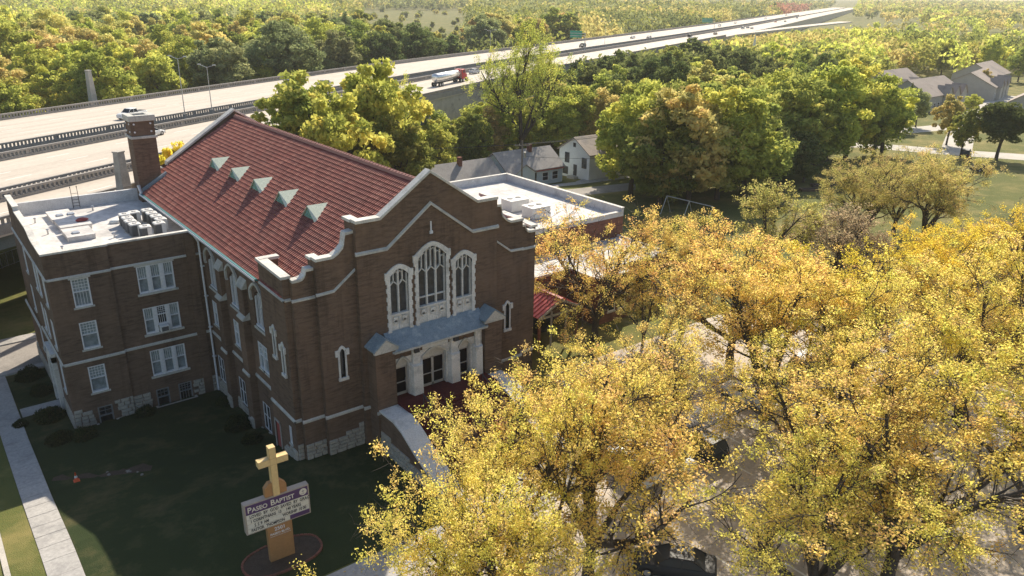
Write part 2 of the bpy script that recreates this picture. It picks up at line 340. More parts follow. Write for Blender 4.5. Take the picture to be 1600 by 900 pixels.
# ------------------------------------------------------------------ highway
HA0 = hit(0, 188, 'z', 8)[:2]; HA1 = hit(410, 129, 'z', 8)[:2]
HD = (HA1-HA0)/np.linalg.norm(HA1-HA0); HN = np.array([HD[1], -HD[0]])
def drift(s): return float(np.interp(s, [-400, 72, 135, 180, 305, 453, 621, 900, 1900], [0, 0, 1.2, 4, 12.8, 22.9, 32.6, 44, 92]))
def hw(s, off, z=8.0):
    p = HA0+HD*s+HN*(off+drift(s)); return (p[0], p[1], z)
def hw_so(x, y):
    q = np.array([x, y])-HA0; s = float(q@HD); return s, float(q@HN)-drift(s)
SS = [-220, -150, -100, -60, -30, 0, 30, 72, 100, 135, 160, 180, 220, 260, 305, 380, 453, 540, 621, 760, 900, 1200, 1900]
def deck(name, o0, o1, s0, s1, mat, z1=8.0, z0=7.1):
    m = MB(); S = [s0]+[q for q in SS if s0 < q < s1]+[s1]
    m.loft([[hw(s, o0, z0), hw(s, o1, z0), hw(s, o1, z1), hw(s, o0, z1)] for s in S]); return struct(m.obj(name, mat))
deck('highway_road', 0, 27, -220, 1900, 'concrete_deck'); deck('highway_road', 33.2, 52.8, -220, 1900, 'concrete_deck')
deck('highway_ramp', 54.2, 64.2, -220, 46, 'concrete_deck')
for o0, o1, s1 in ((.4, 26.6, 700), (33.6, 52.4, 60), (54.6, 63.8, 44)): deck('highway_girder', o0, o1, -220, s1, 'girder', 7.1, 5.7)
deck('highway_embankment', 33.6, 52.6, 60, 1900, 'concrete', 7.1, -4)
deck('highway_embankment', 2, 26, 700, 1900, 'concrete', 7.1, -4)
fr = MB(); fr.loft([[hw(s, a, 7), hw(s, b, 7), hw(s, b, 8.05), hw(s, a, 8.05)] for s, a, b in ((430, 51, 53), (520, 55, 63), (640, 68, 78), (780, 88, 100))]); struct(fr.obj('highway_ramp', 'concrete_deck'))
lm = MB()
for o in (3.6, 7.4, 11.2, 15, 18.8, 22.6, 36.9, 40.8, 44.7, 48.6, 58.8):
    for s in np.arange(-80, 330 if o < 54 else 40, 12):
        a, b = hw(s, o, 8.004), hw(s+3.6, o, 8.004); c, d = hw(s+3.6, o+.26, 8.004), hw(s, o+.26, 8.004); lm.quad(a, b, c, d)
struct(lm.obj('lane_marking', 'paint_line'))
def railing(off, s0, s1, s2, label):
    t = thing('highway_railing', label, 'railing', hw(s0, off, 8))
    bx, by, bz = hw(s0, off, 8)
    m = MB(); S = [s0]+[q for q in SS if s0 < q < s2]+[s2]
    def ringz(a, b, h): return [[(p[0]-bx, p[1]-by, p[2]-bz) for p in (hw(s, off-h, 8+a), hw(s, off+h, 8+a), hw(s, off+h, 8+b), hw(s, off-h, 8+b))] for s in S]
    m.loft(ringz(-.7, .32, .22)); m.obj('kerb_beam', 'rail_concrete', t)
    m = MB(); m.loft(ringz(.86, 1.12, .2)); m.obj('top_rail', 'rail_concrete', t)
    m = MB()
    for i, s in enumerate(np.arange(s0, s1, .62)):
        wd = .55 if i % 16 == 0 else .24
        a = [hw(s, off-.12, 8.32), hw(s+wd, off-.12, 8.32), hw(s+wd, off+.12, 8.32), hw(s, off+.12, 8.32)]
        m.hexa([(p[0]-bx, p[1]-by, p[2]-bz) for p in a]+[(p[0]-bx, p[1]-by, p[2]-bz+.55) for p in a])
    o = m.obj('balusters', 'rail_concrete', t); o['kind'] = 'stuff'
    if s2 > s1:
        m = MB(); S = [s1]+[q for q in SS if s1 < q < s2]+[s2]
        m.loft([[(p[0]-bx, p[1]-by, p[2]-bz) for p in (hw(s, off-.1, 8.3), hw(s, off+.1, 8.3), hw(s, off+.1, 8.9), hw(s, off-.1, 8.9))] for s in S]); m.obj('parapet', 'rail_concrete', t)
railing(.2, -70, 130, 1000, 'concrete balustrade along the wooded far edge of the highway')
railing(26.8, -70, 110, 1000, 'concrete balustrade with tall lamp posts on the highway median')
railing(33.4, -70, 110, 1000, 'concrete balustrade across the dark median gap, behind the white sedan')
railing(52.6, -70, 100, 400, 'concrete balustrade on the near edge of the second carriageway')
railing(54.4, -70, 40, 40, 'concrete balustrade along the far edge of the slip ramp')
railing(64.0, -70, 40, 40, 'concrete balustrade on the ramp edge just behind the flat annex roof')
t = thing('highway_viaduct_piers', 'grey concrete columns carrying the highway viaduct above the grass', 'viaduct piers', hw(-30, 30, -3))
bx, by, bz = hw(-30, 30, -3)
for s in (-64, -40, -16, 8, 32):
    for o in (4, 13, 22, 37, 49, 57, 62):
        m = MB(); p = hw(s, o, 0); m.tube((p[0]-bx, p[1]-by, -.5), (p[0]-bx, p[1]-by, 8.75), .6, .6, 10); m.obj('column', 'concrete', t)
    for o0, o1 in ((1, 26), (34, 52), (55, 64)):
        m = MB(); a, b = hw(s, o0, 0), hw(s, o1, 0); m.bar((a[0]-bx, a[1]-by, 8.2), (b[0]-bx, b[1]-by, 8.2), 1.2, 1.0); m.obj('cap_beam', 'concrete', t)
def pylon(px_top, s, off, zb, label):
    p = hw(s, off, zb); zt = zb
    while proj((p[0], p[1], zt))[1] > px_top and zt < 30: zt += .1
    t = thing('concrete_pylon', label, 'pylon', p, math.atan2(HD[1], HD[0])); h = zt-zb
    m = MB(); m.loft([[(a*w_, b*d_, z) for a, b in ((-1, -1), (1, -1), (1, 1), (-1, 1))] for z, w_, d_ in ((0, .72, .6), (h*.98, .46, .4))]); m.obj('shaft', 'concrete', t, bevel=.05)
    m = MB(); m.box(-.52, .52, -.46, .46, h*.98, h+.05); m.obj('cap', 'concrete', t, bevel=.03)
    m = MB(); m.box(-1.5, 1.5, -1, 1, -.6, .0); m.obj('plinth', 'concrete', t)
    m = MB(); m.box(-.4, .4, -.62, -.5, h*.35, h*.36); m.obj('groove', 'rail_concrete', t)
pylon(238, -33, 66.2, 7.5, 'tall pale concrete pylon rising behind the flat annex roof')
pylon(110, 24, -4.5, 7.0, 'tall pale concrete pylon at the tree line across the highway')
def lamp_post(s, off, h, label):
    p = hw(s, off, 8); t = thing('street_lamp', label, 'street lamp', p, math.atan2(HD[1], HD[0]), 'highway lamp posts')
    m = MB(); m.tube((0, 0, 0), (0, 0, h), .09, .05, 8); m.obj('pole', 'metal_grey', t)
    m = MB(); m.box(-.3, .3, -.25, .25, -.1, 1.1); m.obj('base', 'rail_concrete', t)
    for sg in (-1, 1):
        m = MB(); m.tube((0, 0, h-.1), (0, sg*1.8, h+.35), .05, .04, 6); m.obj('arm', 'metal_grey', t)
        m = MB(); m.box(-.14, .14, sg*1.8-.35, sg*1.8+.35, h+.3, h+.46); m.obj('lamp_head', 'metal_grey', t)
for s, h in ((15.5, 11), (22.5, 9), (150, 11), (260, 11), (330, 11)): lamp_post(s, 28.6, h, 'slim grey double-armed lamp post standing in the highway median')
def gantry(px, py, s, off, wd, label):
    p = hw(s, off, 8); t = thing('highway_sign', label, 'road sign', p, math.atan2(HN[1], HN[0]))
    m = MB(); m.tube((0, 0, 0), (0, 0, 7.4), .18, .14, 8); m.obj('post', 'metal_grey', t)
    m = MB(); m.bar((0, 0, 7.2), (-wd-1.5, 0, 7.2), .2); m.bar((0, 0, 6.2), (-wd-1.5, 0, 6.2), .2); m.obj('truss_arm', 'metal_grey', t)
    m = MB(); m.box(-wd-1.5, -1.5, .14, .22, 5.4, 8.2); m.obj('panel', 'green_sign', t)
    m = MB()
    for a in ((-wd-1.45, -1.55, 8.08, 8.14), (-wd-1.45, -1.55, 5.46, 5.52), (-wd-1.45, -wd-1.39, 5.46, 8.14), (-1.61, -1.55, 5.46, 8.14)): m.box(a[0], a[1], .22, .235, a[2], a[3])
    m.obj('border', 'white_paint', t)
gantry(877, 70, 232, 30, 5.2, 'green overhead sign panel on the highway beside the big spreading tree')
gantry(1120, 33, 470, 30, 7, 'green overhead sign panel far up the highway near the distant traffic')
# chain-link fence on the grass under the viaduct
fa, fb = ghit(-60, 443)[:2], ghit(60, 398)[:2]
t = thing('chain_link_fence', 'dark chain link fence on the grass below the viaduct', 'fence', (fa[0], fa[1], -2.9))
n = 12
for i in range(n+1):
    q = (fb-fa)*i/n; m = MB(); m.tube((q[0], q[1], -.1), (q[0], q[1], 1.9), .05, .05, 6); m.obj('post', 'metal_grey', t)
for z in (.1, 1.85):
    m = MB(); m.bar((0, 0, z), (*(fb-fa), z), .05); m.obj('rail', 'metal_grey', t)
m = MB(); L_ = np.linalg.norm(fb-fa); e = (fb-fa)/L_
for i in range(int(L_/.35)):
    a = e*i*.35
    for sg in (1, -1):
        b = a+e*.9*sg
        if 0 <= b@e <= L_: m.bar((a[0], a[1], .1), (b[0], b[1], 1.85), .018)
o = m.obj('mesh', 'dark_paint', t); o['kind'] = 'stuff'
# ------------------------------------------------------------------ church
CX = 10.62
church = thing('church', 'brown brick gabled church with red tiled roof and limestone trim', 'church')
PF = lambda y: (lambda u, z, d: (u, y+d, z))          # wall facing -Y
PS = lambda x: (lambda u, z, d: (x+d, u, z))          # wall facing -X
PR = lambda x: (lambda u, z, d: (x-d, u, z))          # wall facing +X
PB = lambda y: (lambda u, z, d: (u, y-d, z))          # wall facing +Y
def rect(u0, u1, z0, z1): return (z0, [(u0, z1), (u1, z1)])
def arch_pts(u0, u1, zs, za, n=5):
    c = (u0+u1)/2; L = []
    for i in range(n+1): tt = i/n; L.append((u0+(c-u0)*tt, zs+(za-zs)*(1-(1-tt)**1.7)))
    return L+[(u0+u1-u, z) for u, z in L[-2::-1]]
def wall(m, P, prof, z0, ops=(), depth=.35, mi=0):
    pu = [p[0] for p in prof]; pz = [p[1] for p in prof]; top = lambda u: float(np.interp(u, pu, pz))
    us = sorted(set(round(u, 4) for u in pu) | set(round(q[0], 4) for o in ops for q in o[1]))
    for a, b in zip(us[:-1], us[1:]):
        mid = (a+b)/2; gaps = []
        for zb, pts in ops:
            if pts[0][0] < mid < pts[-1][0]:
                ou = [q[0] for q in pts]; oz = [q[1] for q in pts]; gaps.append((zb, float(np.interp(a, ou, oz)), float(np.interp(b, ou, oz))))
        ca = cb = z0
        for zb, ga, gb in sorted(gaps):
            m.quad(P(a, ca, 0), P(b, cb, 0), P(b, zb, 0), P(a, zb, 0), m=mi); ca, cb = ga, gb
        m.quad(P(a, ca, 0), P(b, cb, 0), P(b, top(b), 0), P(a, top(a), 0), m=mi)
    for zb, pts in ops:
        u0, u1 = pts[0][0], pts[-1][0]
        m.quad(P(u0, zb, 0), P(u1, zb, 0), P(u1, zb, depth), P(u0, zb, depth), m=mi)
        m.quad(P(u0, zb, 0), P(u0, pts[0][1], 0), P(u0, pts[0][1], depth), P(u0, zb, depth), m=mi)
        m.quad(P(u1, zb, 0), P(u1, pts[-1][1], 0), P(u1, pts[-1][1], depth), P(u1, zb, depth), m=mi)
        for (ua, za), (ub, zb2) in zip(pts[:-1], pts[1:]): m.quad(P(ua, za, 0), P(ub, zb2, 0), P(ub, zb2, depth), P(ua, za, depth), m=mi)
def strip(m, P, pts, h, d0, d1, below=0.0):      # band following a (u,z) line: z..z+h
    for (a, za), (b, zb) in zip(pts[:-1], pts[1:]):
        m.hexa([P(a, za-below, d0), P(b, zb-below, d0), P(b, zb-below, d1), P(a, za-below, d1), P(a, za+h, d0), P(b, zb+h, d0), P(b, zb+h, d1), P(a, za+h, d1)])
def mir(pts): return [(2*CX-u, z) for u, z in pts[::-1]]
p0 = [(.45, 13.2), (.95, 13.2), (1.18, 13.26), (1.34, 13.42), (1.42, 13.62), (1.46, 13.80), (1.98, 13.80)]
p1 = [(1.98, 14.46), (3.2, 14.46), (3.62, 14.68), (3.98, 15.02), (4.08, 15.3), (4.12, 15.62), (4.2, 15.9), (4.77, 15.95)]
p2 = [(4.77, 16.63), (6.62, 16.63), (CX, 19.35), (14.62, 16.63), (16.47, 16.63)]
Y0, Y1, Y2, YK = 0.0, -.4, -.8, .75
GB = -1.0
lanL = (5.7, arch_pts(3.24, 3.62, 7.62, 7.9, 2)); lanR = (5.7, [(2*CX-u, z) for u, z in lanL[1][::-1]])
WL = (8.1, arch_pts(7.16, 8.62, 12.45, 12.95)); WC = (7.7, arch_pts(9.45, 11.79, 13.3, 14.1)); WR = (8.1, arch_pts(12.62, 14.08, 12.45, 12.95))
PORCH = (-.5, [(6.75, 6.6), (14.49, 6.6)])
m = MB()
wall(m, PF(Y0), p0, GB); wall(m, PF(Y0), mir(p0), GB)
wall(m, PF(Y1), p1, GB, [lanL]); wall(m, PF(Y1), mir(p1), GB, [lanR])
wall(m, PF(Y2), p2, GB, [WL, WC, WR])
for sgn in (0, 1):
    fx = (lambda x: x) if not sgn else (lambda x: 2*CX-x)
    m.quad((fx(1.98), Y0, GB), (fx(1.98), Y1, GB), (fx(1.98), Y1, 14.46), (fx(1.98), Y0, 14.46))
    m.box(min(fx(1.984), fx(2.42)), max(fx(1.984), fx(2.42)), Y1+.44, YK, 12.4, 14.455)
    m.quad((fx(4.77), Y1, GB), (fx(4.77), Y2, GB), (fx(4.77), Y2, 16.63), (fx(4.77), Y1, 16.63))
    m.box(min(fx(4.774), fx(5.22)), max(fx(4.774), fx(5.22)), Y2+.44, YK, 13.6, 16.625)
    # corner notch and tower flank
    m.quad((fx(.45), Y0, GB), (fx(.45), .42, GB), (fx(.45), .42, 13.42), (fx(.45), Y0, 13.2))
    m.quad((fx(.45), .42, GB), (fx(0), .42, GB), (fx(0), .42, 13.42), (fx(.45), .42, 13.42))
# back of the gable (seen above the roof)
for prof, y in ((p0, Y0+.45), (p1, Y1+.45), (p2, Y2+.45), (mir(p1), Y1+.45), (mir(p0), Y0+.45)):
    for (a, za), (b, zb) in zip(prof[:-1], prof[1:]): m.quad((a, y, 11), (b, y, 11), (b, y, zb), (a, y, za))
m.obj('front_wall', 'brick', church)
twin = [(7.1, arch_pts(2.66, 2.98, 8.95, 9.25, 2)), (6.25, arch_pts(1.25, 1.57, 8.15, 8.45, 2)), rect(1.3, 1.65, .7, 2.1), rect(3.5, 4.4, -1.0, 1.3)]
tp = [(.42, 13.42), (4.6, 13.6)]
m = MB(); wall(m, PS(0), tp, -2.4, twin); m.quad((0, 4.6, -2.4), (.55, 4.6, -2.4), (.55, 4.6, 13.6), (0, 4.6, 13.6))
m.box(.002, 1.3, 4.2, 4.598, 12.2, 13.58); m.box(.002, .4, .75, 4.2, 12.2, 13.45); m.obj('tower_wall', 'brick', church)
m = MB(); wall(m, PR(2*CX), tp, -2.4); m.quad((2*CX, 4.6, -2.4), (2*CX-.55, 4.6, -2.4), (2*CX-.55, 4.6, 13.6), (2*CX, 4.6, 13.6))
m.box(2*CX-1.3, 2*CX-.002, 4.2, 4.598, 12.2, 13.58); m.box(2*CX-.4, 2*CX-.002, .75, 4.2, 12.2, 13.45); m.obj('tower_wall', 'brick', church)
# nave flanks
NB_ = [(7.0, 1), (12.25, 2), (17.35, 3)]
ops = []
for c, i in NB_:
    ops += [(7.45, arch_pts(c-.95, c+.95, 9.7, 10.45)), rect(c-.92, c+.92, 4.0, 6.2)]
    ops += [rect(c-.75+.7, c+.75+.55, -1.4, .9)]
m = MB(); wall(m, PS(.55), [(4.6, 12.1), (38, 12.1)], -3.4, ops); m.obj('nave_wall', 'brick', church)
m = MB(); wall(m, PR(2*CX-.55), [(4.6, 12.1), (38, 12.1)], -3.4); m.obj('nave_wall', 'brick', church)
m = MB(); rb = [(.55, 12.2), (2.0, 12.9), (2.3, 13.9), (3.4, 14.25), (CX, 19.0), (2*CX-3.4, 14.25), (2*CX-.55, 12.2)]; wall(m, PB(38), rb, -3.4)
wall(m, PF(37.4), rb, 11); m.obj('rear_wall', 'brick', church)
for y0, y1 in ((9.1, 10.3), (14.2, 15.3)):
    m = MB(); m.box(0, .548, y0, y1, -3.2, 7.5); m.box(.2, .548, y0+.003, y1-.003, 7.5, 10.0); b = m.obj('buttress', 'brick', church)
    for x0, z0, z1 in ((-.06, 7.5, 8.1), (.14, 10.0, 10.7)):
        m = MB(); m.prism([(x0, y0-.05, z0), (.548, y0-.05, z0), (.548, y0-.05, z1), (x0, y0-.05, z0+.12)], [(x0, y1+.05, z0), (.548, y1+.05, z0), (.548, y1+.05, z1), (x0, y1+.05, z0+.12)])
        m.obj('weathering_cap', 'limestone', b)
# copings
def coping(name, P, pts, d0, d1, h=.2):
    m = MB(); strip(m, P, pts, h, d0, d1); return m.obj(name, 'coping', church, bevel=.02)
for f in (lambda q: q, mir):
    coping('coping', PF(Y0), f(p0), -.13, .52); coping('coping', PF(Y1), f(p1), -.13, .52)
coping('coping', PF(Y2), p2, -.14, .54, .22)
for sx in (lambda a, b: (a, b), lambda a, b: (2*CX-b, 2*CX-a)):
    m = MB(); a, b = sx(1.86, 2.5); m.box(a, b, Y1+.53, YK+.08, 14.46, 14.655); m.obj('coping', 'coping', church, bevel=.02)
    m = MB(); a, b = sx(4.65, 5.3); m.box(a, b, Y2+.55, YK+.08, 16.63, 16.845); m.obj('coping', 'coping', church, bevel=.02)
for P in (PS(0), PR(2*CX)):
    coping('coping', P, [(.3, 13.42), (4.7, 13.6)], -.13, .55)
for a, b in ((.0, 1.4), (2*CX-1.4, 2*CX)): m = MB(); m.box(a, b, 4.12, 4.7, 13.606, 13.806); m.obj('coping', 'coping', church, bevel=.02)
coping('coping', PF(37.35), [(2.2, 13.75), (3.2, 13.75), (3.3, 14.25), (CX, 19.0), (2*CX-3.3, 14.25), (2*CX-2.2, 13.75)], -.12, .85, .22)
# string courses
def course(P, pts, h=.2, out=.1, mat='limestone'):
    m = MB()
    for (a, za), (b, zb) in zip(pts[:-1], pts[1:]):
        m.hexa([P(a, za, -out), P(b, zb, -out), P(b, zb, .02), P(a, za, .02), P(a, za+h*.55, -out), P(b, zb+h*.55, -out), P(b, zb+h, .02), P(a, za+h, .02)])
    return m.obj('string_course', mat, church)
for f in (lambda q: q, mir):
    course(PF(Y0), f([(.36, 11.85), (1.98, 11.85)])); course(PF(Y1), f([(1.88, 12.05), (3.15, 12.1), (4.77, 13.3)])); course(PF(Y0), f([(.36, 2.83), (1.98, 2.83)]), .24)
    course(PF(Y1), f([(1.88, 2.83), (4.77, 2.83)]), .24); course(PF(Y2), f([(4.67, 2.83), (5.2, 2.83)]), .24)
course(PF(Y2), [(4.67, 14.42), (7.05, 14.42), (CX, 17.1), (14.19, 14.42), (16.57, 14.42)], .26, .13)
for P in (PS(0), PR(2*CX)): course(P, [(.32, 11.85), (4.6, 11.95)]); course(P, [(.32, 2.83), (4.6, 2.83)], .24)
course(PF(.42), [(-.1, 11.85), (.45, 11.85)]); course(PF(.42), [(-.1, 2.83), (.45, 2.83)], .24)
for a, b in ((4.6, 9.1), (10.3, 14.2), (15.3, 19.3)): course(PS(.55), [(a, 2.83), (b, 2.83)], .24)
for a, b in ((9.0, 10.4), (14.1, 15.4)): course(PS(0), [(a, 2.83), (b, 2.83)], .24)
# roof
RX0, RZ0, RZ1 = -.02, 12.16, 18.45
RS = math.hypot(CX-RX0, RZ1-RZ0); rux, ruz = (CX-RX0)/RS, (RZ1-RZ0)/RS
m = MB()
for sg in (1, -1):
    fx = lambda x: CX+sg*(x-CX)
    for y0, y1, q0 in ((YK+.02, 34.9, 0), (34.9, 37.38, 2.7), (Y1+.47, YK+.01, 2.85), (Y2+.47, Y1+.46, 6.05)):
        a0 = (RX0+rux*q0, RZ0+ruz*q0)
        m.hexa([(fx(a0[0]), y0, a0[1]-.25), (fx(CX), y0, RZ1-.25), (fx(CX), y1, RZ1-.25), (fx(a0[0]), y1, a0[1]-.25), (fx(a0[0]), y0, a0[1]-.03), (fx(CX), y0, RZ1-.03), (fx(CX), y1, RZ1-.03), (fx(a0[0]), y1, a0[1]-.03)])
roof = m.obj('roof', 'red_seam', church)
def tile_field(sg):
    cw, rh = .272, .40; Ys = Y2+.47; nc = int((37.36-Ys)/cw); nr = int(RS/rh); cs = []; LV = []; Fq = []
    prof = [(0, 0), (.12, .055), (.5, .105), (.88, .055), (1, 0)]
    base = 0; out = []
    for r in range(nr):
        q0 = r*rh-.03; q1 = (r+1)*rh+.04
        for c in range(nc):
            y = Ys+c*cw
            if (y > 34.7 and q0 < 2.7) or (y < YK+.03 and q0 < 2.85) or (y < Y1+.46 and q0 < 6.0): continue
            jl = random.uniform(-.012, .012); v = min(1, max(0, random.gauss(.5, .28)))
            for (q, hh) in ((q0+jl, .045), (q1, .0)):
                for u, z in prof:
                    x = RX0+rux*q-ruz*(z+hh); zz = RZ0+ruz*q+rux*(z+hh)
                    out.append((CX+sg*(x-CX), y+u*cw, zz))
            for k2 in range(4): Fq.append((base+k2, base+k2+1, base+6+k2, base+5+k2)); LV.append(v)
            Fq.append((base, base+2, base+4, base+4)); LV.append(v*.5)
            base += 10
    Fq = [f if f[2] != f[3] else (f[0], f[1], f[2], f[2]-1) for f in Fq]
    o = link('roof_tiles', fast_mesh('roof_tiles', np.array(out), np.array(Fq), 'tile', np.array(LV)), roof); o['kind'] = 'stuff'
tile_field(1); tile_field(-1)
# ridge tiles, one by one
rt = MB(); 
rt.loft([[(CX-.24, y, -.1), (CX-.17, y, .1+e), (CX, y, .2+e), (CX+.17, y, .1+e), (CX+.24, y, -.1)] for y, e in ((0, .04), (.46, 0))]); 
for i in range(len(rt.v)): rt.v[i] = (rt.v[i][0]-CX, rt.v[i][1], rt.v[i][2])
r0 = rt.obj('ridge_tile', 'ridge_clay', roof)
for i in range(85):
    o = r0 if i == 0 else r0.copy()
    if i: COL.objects.link(o)
    o.location = (CX, -.32+i*.44, RZ1+.04+random.uniform(-.01, .01))
# dormers
for y in (28.0, 22.75, 17.5, 12.25, 7.0):
    xb = 5.02; zb = RZ0+ruz*((xb-RX0)/rux)+.08; hw_ = 1.02; hh = .86; L = hh/(ruz/rux)
    m = MB(); m.quad((xb, y-hw_, zb-.1), (xb, y+hw_, zb-.1), (xb, y, zb+hh)); d = m.obj('dormer', 'verdigris', roof)
    for sg in (-1, 1):
        m = MB(); a = np.array([xb-.12, y+sg*(hw_+.1), zb-.08]); b = np.array([xb-.12, y, zb+hh+.06]); c = np.array([xb+L+.1, y, zb+hh+.06]); e = np.array([xb+.15, y+sg*(hw_+.1), zb+.02])
        m.prism([a, b, c, e], [q+np.array([0, 0, .05]) for q in (a, b, c, e)]); m.obj('dormer_roof', 'verdigris_pale', d)
    m = MB()
    for i in range(4):
        z = zb+.06+i*.15; wdt = hw_*(1-(z-zb+.1)/(hh+.1))-.06
        if wdt > .08: m.box(xb-.05, xb-.005, y-wdt, y+wdt, z, z+.07)
    m.obj('louvre', 'verdigris', d)
# gutters and downpipes
m = MB()
for a, b in ((4.72, 19.4), (19.4, 34.9)):
    m.prism([(-.3, a, 12.12), (.0, a, 12.0), (.05, a, 12.2), (-.28, a, 12.24)], [(-.3, b, 12.12), (.0, b, 12.0), (.05, b, 12.2), (-.28, b, 12.24)])
m.obj('gutter', 'gutter_green', church)
m = MB(); m.box(-.34, -.28, 4.72, 34.9, 12.04, 12.2); m.obj('fascia_trim', 'white_paint', church)
m = MB(); m.box(.4, .56, 4.62, 34.9, 11.8, 12.05); m.obj('eaves_board', 'white_paint', church)
m = MB(); m.tube((-.15, 19.12, 12.1), (.28, 19.12, 11.2), .09, .09, 8); m.tube((.28, 19.12, 11.25), (.34, 19.12, -2.7), .085, .085, 8)
for z in (9, 6.3, 3.4, .6): m.box(.2, .5, 19.0, 19.24, z, z+.08)
m.obj('downpipe', 'white_paint', church)
m = MB(); m.tube((-.15, 34.6, 12.2), (-.25, 34.9, 13.0), .16, .16, 8); m.obj('downpipe', 'metal_grey', church)
m = MB(); m.prism([(.1, 34.86, 12.2), (2.5, 34.86, 13.6), (2.5, 34.86, 14.0), (.1, 34.86, 12.6)], [(.1, 35.2, 12.2), (2.5, 35.2, 13.6), (2.5, 35.2, 14.0), (.1, 35.2, 12.6)]); m.obj('flashing', 'lead', church)
# chimney
m = MB(); m.loft([[(a, b, z) for a, b in ((-.05, 35.3), (2.1, 35.3), (2.1, 37.3), (-.05, 37.3))] for z in (-3, 19.0)]); ch = m.obj('chimney', 'brick', church)
m = MB(); m.box(-.2, 2.25, 35.15, 37.45, 17.35, 17.6); m.obj('band', 'limestone', ch, bevel=.04)
m = MB()
for (x0, x1, y0, y1) in ((-.2, .45, 35.15, 37.45), (1.6, 2.25, 35.15, 37.45), (.45, 1.6, 35.15, 35.7), (.45, 1.6, 36.9, 37.45)): m.box(x0, x1, y0, y1, 19.0, 19.55)
m.obj('cap', 'limestone', ch, bevel=.05)
m = MB(); m.box(.45, 1.6, 35.7, 36.9, 19.0, 19.05); m.obj('flue', 'ink', ch)
for x in (.25, 1.75):
    for z in (18.0, 18.75):
        m = MB(); m.tube((x, 35.28, z), (x, 35.2, z), .09, .09, 8); m.obj('tie_plate', 'white_paint', ch)
for y in (35.7, 36.9):
    for z in (18.0, 18.75):
        m = MB(); m.tube((-.03, y, z), (-.12, y, z), .09, .09, 8); m.obj('tie_plate', 'white_paint', ch)
# ---- windows
def sash(parent, P, u0, u1, z0, z1, d=.12, upper='glass_lace', lower='glass_curtain', mull=(3, 3), trim='white_paint', sill=True, name='window', lower_grid=False, f=.09):
    m = MB(); zm = z0+(z1-z0)*.53
    for a in ((u0, u0+f, z0, z1), (u1-f, u1, z0, z1)): m.lbox(P, *a, -.02, d+.06)
    m.lbox(P, u0+f, u1-f, z1-f, z1, -.015, d+.06); m.lbox(P, u0+f, u1-f, z0, z0+f*1.3, -.015, d+.06); m.lbox(P, u0+f, u1-f, zm-.03, zm+.04, .02, d+.06)
    nx_, nz_ = mull
    for i in range(1, nx_):
        u = u0+f+(u1-u0-2*f)*i/nx_; m.lbox(P, u-.014, u+.014, zm+.04, z1-f, d-.02, d+.04)
        if lower_grid: m.lbox(P, u-.014, u+.014, z0+f*1.3, zm-.03, d-.02, d+.04)
    for i in range(1, nz_):
        z = zm+.04+(z1-f-zm-.04)*i/nz_; m.lbox(P, u0+f, u1-f, z-.014, z+.014, d-.015, d+.045)
    w_ = m.obj(name, trim, parent)
    m = MB(); m.lbox(P, u0+f, u1-f, zm, z1-f, d+.05, d+.07); m.obj('pane', upper, w_)
    m = MB(); m.lbox(P, u0+f, u1-f, z0+f, zm, d+.05, d+.07); m.obj('pane', lower, w_)
    if sill:
        m = MB(); m.lbox(P, u0-.12, u1+.12, z0-.13, z0, -.1, .1); m.obj('sill', 'limestone', w_)
    return w_
def lancet(parent, P, u0, u1, z0, zs, za):
    m = MB()
    for a, b in ((u0-.13, u0), (u1, u1+.13)): m.lbox(P, a, b, z0, zs, -.07, .2)
    pts = arch_pts(u0, u1, zs, za, 2); c = (u0+u1)/2
    for (a, z_a), (b, z_b) in zip(pts[:-1], pts[1:]):
        m.hexa([P(a, z_a, -.07), P(b, z_b, -.07), P(b, z_b, .2), P(a, z_a, .2), P(c+(a-c)*1.5, z_a+.22, -.07), P(c+(b-c)*1.5, z_b+.22, -.07), P(c+(b-c)*1.5, z_b+.22, .2), P(c+(a-c)*1.5, z_a+.22, .2)])
    for sg in (-1, 1): m.lbox(P, c+sg*((u1-u0)/2+.2)-.12, c+sg*((u1-u0)/2+.2)+.12, zs-.25, zs+.2, -.12, .1)
    w_ = m.obj('lancet_window', 'painted_stone', parent)
    m = MB(); m.lbox(P, u0-.18, u1+.18, z0-.22, z0, -.15, .2); m.obj('sill', 'painted_stone', w_)
    m = MB(); m.quad(*[P(u, z, .2) for u, z in [(u0, z0), (u1, z0)]+pts[::-1]]); m.obj('pane', 'glass_leaded', w_)
lancet(church, PF(Y1), 3.24, 3.62, 5.7, 7.62, 7.9); lancet(church, PF(Y1), 2*CX-3.62, 2*CX-3.24, 5.7, 7.62, 7.9)
lancet(church, PS(0), 2.66, 2.98, 7.1, 8.95, 9.25); lancet(church, PS(0), 1.25, 1.57, 6.25, 8.15, 8.45)
sash(church, PS(0), 1.3, 1.65, .7, 2.1, mull=(1, 1), upper='glass_dark', lower='glass_dark')
